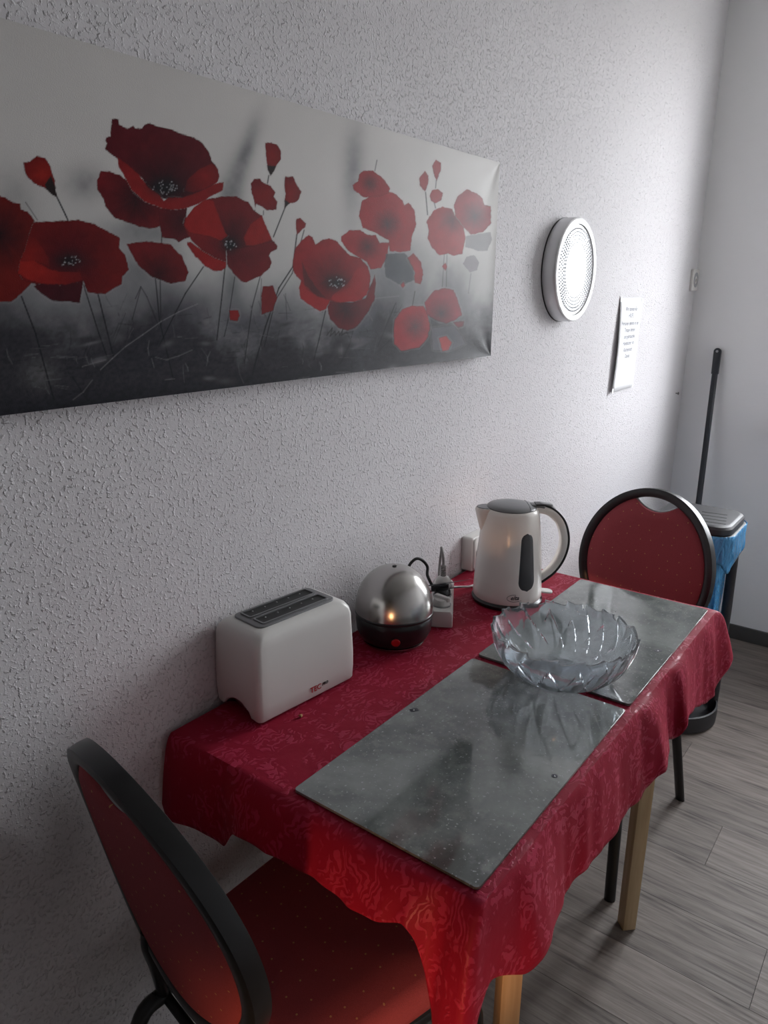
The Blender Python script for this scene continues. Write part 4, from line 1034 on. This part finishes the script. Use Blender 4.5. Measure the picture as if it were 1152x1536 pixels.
# crumb beside the toaster
q = onz(451, 1076, ZT)
bm = bmesh.new(); bmesh.ops.create_icosphere(bm, subdivisions=2, radius=.0032)
for vv_ in bm.verts: vv_.co *= 1 + .25 * math.sin(vv_.co.x * 2100 + vv_.co.z * 1500); 
zmin = min(vv_.co.z for vv_ in bm.verts)
for vv_ in bm.verts: vv_.co.z = (vv_.co.z - zmin) * .7
o = fbm_obj('toast_crumb', bm, G['crumb_brown'], None, 60); o.location = (q.x, q.y, ZT); tag(o, 'tiny brown toast crumb on the red cloth beside the toaster', 'crumb')

# ------------------------------------------------------------------ chairs
def ell(a, b, n=72):
    return [(a * math.cos(2 * PI * i / n), b * math.sin(2 * PI * i / n)) for i in range(n)]
def chair(name, label, bx, by, yaw, rec):
    """origin on the floor under the middle of the backrest, facing +x."""
    t = thing(name, label, 'chair', (bx, by, 0), yaw)
    ZCn = .710; a_, b_ = .190, .210
    up = Vector((-math.sin(rec), 0, math.cos(rec))); nn = Vector((math.cos(rec), 0, math.sin(rec))); cc = Vector((0, 0, ZCn))
    def P(s_, h_, d_):
        return cc + Vector((0, 1, 0)) * s_ + up * h_ + nn * (d_ + .020 * (s_ / a_) ** 2)
    # padded black rim around the back
    sec = [(-.003, -.0115), (.011, -.0135), (.016, -.0115), (.017, 0), (.016, .0115), (.011, .0135), (-.003, .0115), (-.007, .008), (-.007, 0), (-.007, -.008)]
    bm = bmesh.new(); N_ = 96; rs_ = []
    for i in range(N_):
        th = 2 * PI * i / N_
        rs_.append([bm.verts.new(P((a_ - .017 + r_) * math.cos(th), (b_ - .017 + r_) * math.sin(th), d_)) for r_, d_ in sec])
    for i in range(N_):
        A_, B_ = rs_[i], rs_[(i + 1) % N_]
        for k_ in range(len(sec)): bm.faces.new((A_[k_], A_[(k_ + 1) % len(sec)], B_[(k_ + 1) % len(sec)], B_[k_]))
    back = fbm_obj('back_rim', bm, G['black_rim'], t, 50)
    # upholstered oval with the grip opening below the top of the rim
    ai, bi = a_ - .020, b_ - .020
    def top_h(s_):
        full = bi * math.sqrt(max(1 - (s_ / ai) ** 2, 0))
        if abs(s_) < .070: return min(full, .148 + .034 * (s_ / .070) ** 2)
        return full
    bm = bmesh.new(); rows = []; NU, NV = 40, 30
    for fr_ in (1, -1):
        rows = []
        for i in range(NU + 1):
            s_ = ai * math.sin(PI / 2 * (2 * i / NU - 1)) * .9999
            lo_ = -bi * math.sqrt(max(1 - (s_ / ai) ** 2, 0)); hi_ = top_h(s_)
            row = []
            for j in range(NV + 1):
                q_ = .5 - .5 * math.cos(PI * j / NV); h_ = lo_ + (hi_ - lo_) * q_
                e_ = max(0, 1 - (s_ / ai) ** 2 - (h_ / bi) ** 2); e2 = min(max((hi_ - h_) / .02, 0), 1)
                dd = (.010 + .012 * min(e_ * 2.2, 1)) if fr_ > 0 else -(.0095 + .003 * min(e_ * 4, 1))
                dd *= .35 + .65 * min(1, math.sqrt(min(1, e_ * 8)), ) * (.3 + .7 * math.sqrt(e2))
                row.append(bm.verts.new(P(s_, h_, dd)))
            rows.append(row)
        for i in range(NU):
            for j in range(NV):
                bm.faces.new((rows[i][j], rows[i + 1][j], rows[i + 1][j + 1], rows[i][j + 1]))
        if fr_ > 0: front_rows = rows
    for i in range(NU):
        for j in (0, NV):
            bm.faces.new((front_rows[i][j], front_rows[i + 1][j], rows[i + 1][j], rows[i][j]))
    bmesh.ops.remove_doubles(bm, verts=bm.verts[:], dist=1e-5)
    fbm_obj('back_upholstery', bm, G['dotted_fabric'], t, 60)
    # chrome-thin edge piping on the grip opening
    tube('grip_piping', [P(s_, top_h(s_) + .001, 0) for s_ in np.linspace(-.066, .066, 20)], .003, G['light_grey_plastic'], t, 8)
    # seat: rounded trapezoid cushion
    def seat_out(sc, n=8):
        pts = []
        base_ = [(.405, -.195), (.405, .195), (.065, .150), (.065, -.150)]
        rad = [.075, .075, .05, .05]
        m_ = len(base_)
        for i in range(m_):
            p0, p1, p2 = Vector(base_[i - 1]), Vector(base_[i]), Vector(base_[(i + 1) % m_])
            d0, d1 = (p0 - p1).normalized(), (p2 - p1).normalized()
            for k_ in range(n + 1):
                w_ = k_ / n; A_ = p1 + d0 * rad[i] * (1 - w_); B_ = p1 + d1 * rad[i] * w_
                pts.append((A_ * (1 - w_) + B_ * w_))
        c_ = Vector((.2, 0)); return [c_ + (p - c_) * sc for p in pts]
    bm = bmesh.new(); rings = []
    for sc, z_ in ((.93, .425), (.99, .430), (1.0, .442), (.995, .458), (.97, .470), (.90, .478), (.6, .484), (.05, .486)):
        rings.append([(p.x, p.y, z_) for p in seat_out(sc)])
    add_loft(bm, rings); fbm_obj('seat', bm, G['dotted_seat_fabric'], t, 60)
    bm = bmesh.new(); add_loft(bm, [[(p.x, p.y, z_) for p in seat_out(sc)] for sc, z_ in ((.90, .410), (.955, .412), (.96, .425), (.90, .4255))]); fbm_obj('seat_pan', bm, G['black_steel'], t, 40)
    for s_ in (-1, 1):
        # front leg: down from the bend under the seat
        tube('leg', crom([(.34, s_ * .168, .402), (.372, s_ * .190, .398), (.388, s_ * .201, .375), (.388, s_ * .203, .28), (.380, s_ * .205, .010), (.380, s_ * .205, .001)], 6), .0135, G['black_steel'], t, 10, .010)
        tube('leg', crom([(.060, s_ * .128, .402), (.020, s_ * .128, .385), (-.020, s_ * .129, .27), (-.100, s_ * .132, .008), (-.101, s_ * .132, .001)], 6), .0135, G['black_steel'], t, 10, .010)
        tube('side_rail', [(.045, s_ * .130, .400), (.12, s_ * .142, .400), (.22, s_ * .155, .400), (.345, s_ * .170, .400)], .009, G['black_steel'], t, 8, .012)
        q0 = P(s_ * .100, -.182, -.012)
        tube('back_upright', crom([(.058, s_ * .128, .396), (.052, s_ * .122, .43), (.042, s_ * .112, .48), (q0.x, s_ * .100, q0.z), tuple(P(s_ * .096, -.15, -.006))], 6), .010, G['black_steel'], t, 10, .008)
    tube('cross_bar', [(.30, s2 * .160, .398) for s2 in np.linspace(-1, 1, 6)], .008, G['black_steel'], t, 8)
    tube('cross_bar', [(.06, s2 * .128, .398) for s2 in np.linspace(-1, 1, 6)], .008, G['black_steel'], t, 8)
    return t
chair('banquet_chair', 'burgundy dotted banquet chair with black oval rim, next to the bag stand', 1.258, -.316, 2.939, .135)
chair('banquet_chair', 'burgundy dotted banquet chair seen from behind, near the toaster end of the table', -.237, -.219, -.145, .199)

# ------------------------------------------------------------------ bag stand (waste bin) in the corner
bx, by = 1.80, -.305
bs = thing('waste_bag_stand', 'black waste bag stand with slotted lid and blue bag', 'bin', (bx, by, 0))
LZ = .722
def orr(hx_, hy_, r_, n=6): return rrect(-hx_, -hy_, hx_, hy_, min(r_, .9 * hx_), n)
bm = bmesh.new(); rings = [[(a, b, z_) for a, b in orr(hx_, hy_, .05)] for hx_, hy_, z_ in ((.118, .118, LZ - .028), (.122, .122, LZ - .020), (.122, .122, LZ - .004), (.118, .118, LZ + .003), (.112, .112, LZ + .0066), (.108, .108, LZ + .007), (.005, .005, LZ + .007))]
rings = [[(p[0], p[1], p[2]) for p in r_] for r_ in rings]
add_loft(bm, rings); ld = fbm_obj('lid', bm, G['bin_black'], bs, 24)
for i, (u_, v_) in enumerate(((1072, 770), (1071, 774.5), (1070, 779), (1069, 783.5))):
    q = onz(u_, v_, LZ + .007)
    o = prism('vent_slot', rrect(-.038, -.0035, .038, .0035, .003, 3), lambda a, b, t: (a, b, t), LZ + .0035, LZ + .0078, G['slot_black'], ld); o.location = (q.x - bx, q.y - by, 0); o.rotation_euler = (0, 0, PI / 2 + .12)
bm = bmesh.new()
for r_ in (.127,): add_loft(bm, [[(a * k_, b * k_, z_) for a, b in orr(.127, .127, .052)] for k_, z_ in ((1, LZ - .050), (1.02, LZ - .048), (1.02, LZ - .026), (1, LZ - .024), (.95, LZ - .024), (.95, LZ - .050), (1, LZ - .050))], True, False)
fbm_obj('ring', bm, G['bin_black'], bs, 40)
# bag: folded cuff over the ring and the hanging sack
bm = bmesh.new(); rings = []; NPT = 14
op = orr(1, 1, .40, 12); M_ = len(op)
for j in range(10):
    f = j / 9; ring_ = []
    for i, (a, b) in enumerate(op):
        wv = 1 + .018 * math.sin(i * 1.9 + j * .7) * f + .012 * math.sin(i * 3.7)
        zz = LZ - .022 - (.105 + .018 * math.sin(i * .55 + 1)) * f
        ring_.append((a * .131 * wv, b * .131 * wv, zz))
    rings.append(ring_)
add_loft(bm, rings, True, False); cf = fbm_obj('bag_cuff', bm, G['blue_bag'], bs, 60)
md = cf.modifiers.new('thick', 'SOLIDIFY'); md.thickness = .001
bm = bmesh.new(); rings = []
for j in range(22):
    f = j / 21; ring_ = []
    sc = .088 + .004 * math.sin(f * 5)
    if f > .88: sc *= 1 - ((f - .88) / .12) ** 2 * .55
    for i, (a, b) in enumerate(op):
        wv = 1 + .035 * math.sin(i * 1.3 + 4 * f) * min(1, f * 3) + .02 * math.sin(i * 3.1 + 9 * f)
        ring_.append((a * sc * wv, b * sc * wv, LZ - .05 - (LZ - .05 - .062) * f))
    rings.append(ring_)
add_loft(bm, rings, True, True); fbm_obj('bag', bm, G['blue_bag'], bs, 60)
for sx_, sy_ in ((1, -1), (1, 1), (-1, -1), (-1, 1)):
    if sx_ < 0: continue
    tube('post', [(.060, sy_ * .108, LZ - .045), (.064, sy_ * .112, .40), (.068, sy_ * .112, .02)], .016, G['bin_black'], bs, 10, .012)
bm = bmesh.new(); add_loft(bm, [[(a, b, z_) for a, b in [(c_[0] * k_, c_[1] * k_) for c_ in [(.150 * math.cos(2 * PI * i / 56), .140 * math.sin(2 * PI * i / 56)) for i in range(56)]]] for k_, z_ in ((.93, 0), (.99, .006), (1.0, .030), (.99, .060), (.955, .062), (.93, .030), (.90, .016), (.1, .014))])
fbm_obj('base_tray', bm, G['bin_black'], bs, 40)

# ------------------------------------------------------------------ broom leaning in the corner
top_ = Vector((XF - .014, -.121, 1.203)); bot_ = Vector((2.335, -.178, .10))
br_ = thing('broom', 'dark broom with a long handle leaning in the room corner', 'broom', (bot_.x, bot_.y, 0))
dv = (top_ - bot_); ax = dv.normalized()
pth = [bot_ + dv * (i / 14) for i in range(15)]
tube('handle', [p - br_.location for p in pth[:-1]], .0115, G['stick_black'], br_, 12)
side = Vector((0, 1, 0)); side = (side - ax * side.dot(ax)).normalized(); frn = ax.cross(side)
e0 = pth[-2] - br_.location
outl = [(-.0125, -.02), (.0125, -.02)] + [(.0135 * math.cos(PI * i / 14), dv.length / 14 - .012 + .0135 * math.sin(PI * i / 14)) for i in range(15)]
prism('hanging_cap', outl, lambda a, b, t: e0 + side * a + ax * b + frn * t, -.010, .010, G['stick_black'], br_, 40, .002)
prism('hanging_hole', [(.005 * math.cos(2 * PI * i / 16), dv.length / 14 - .012 + .005 * math.sin(2 * PI * i / 16)) for i in range(16)], lambda a, b, t: e0 + side * a + ax * b + frn * t, -.0108, .0108, G['light_grey_plastic'], br_, 40)
prism('head', rrect(-.15, -.022, .15, .022, .012), lambda a, b, t: (b, a, t), .085, .115, G['stick_black'], br_, 40, .004)
bm = bmesh.new()
for i in range(26):
    for j in range(4):
        x_, y_ = -.015 + .010 * j, -.138 + .011 * i
        add_box(bm, (x_ - .004, y_ - .0045, .002), (x_ + .004, y_ + .0045, .086))
o = fbm_obj('bristles', bm, G['bristle'], br_); o['kind'] = 'stuff'
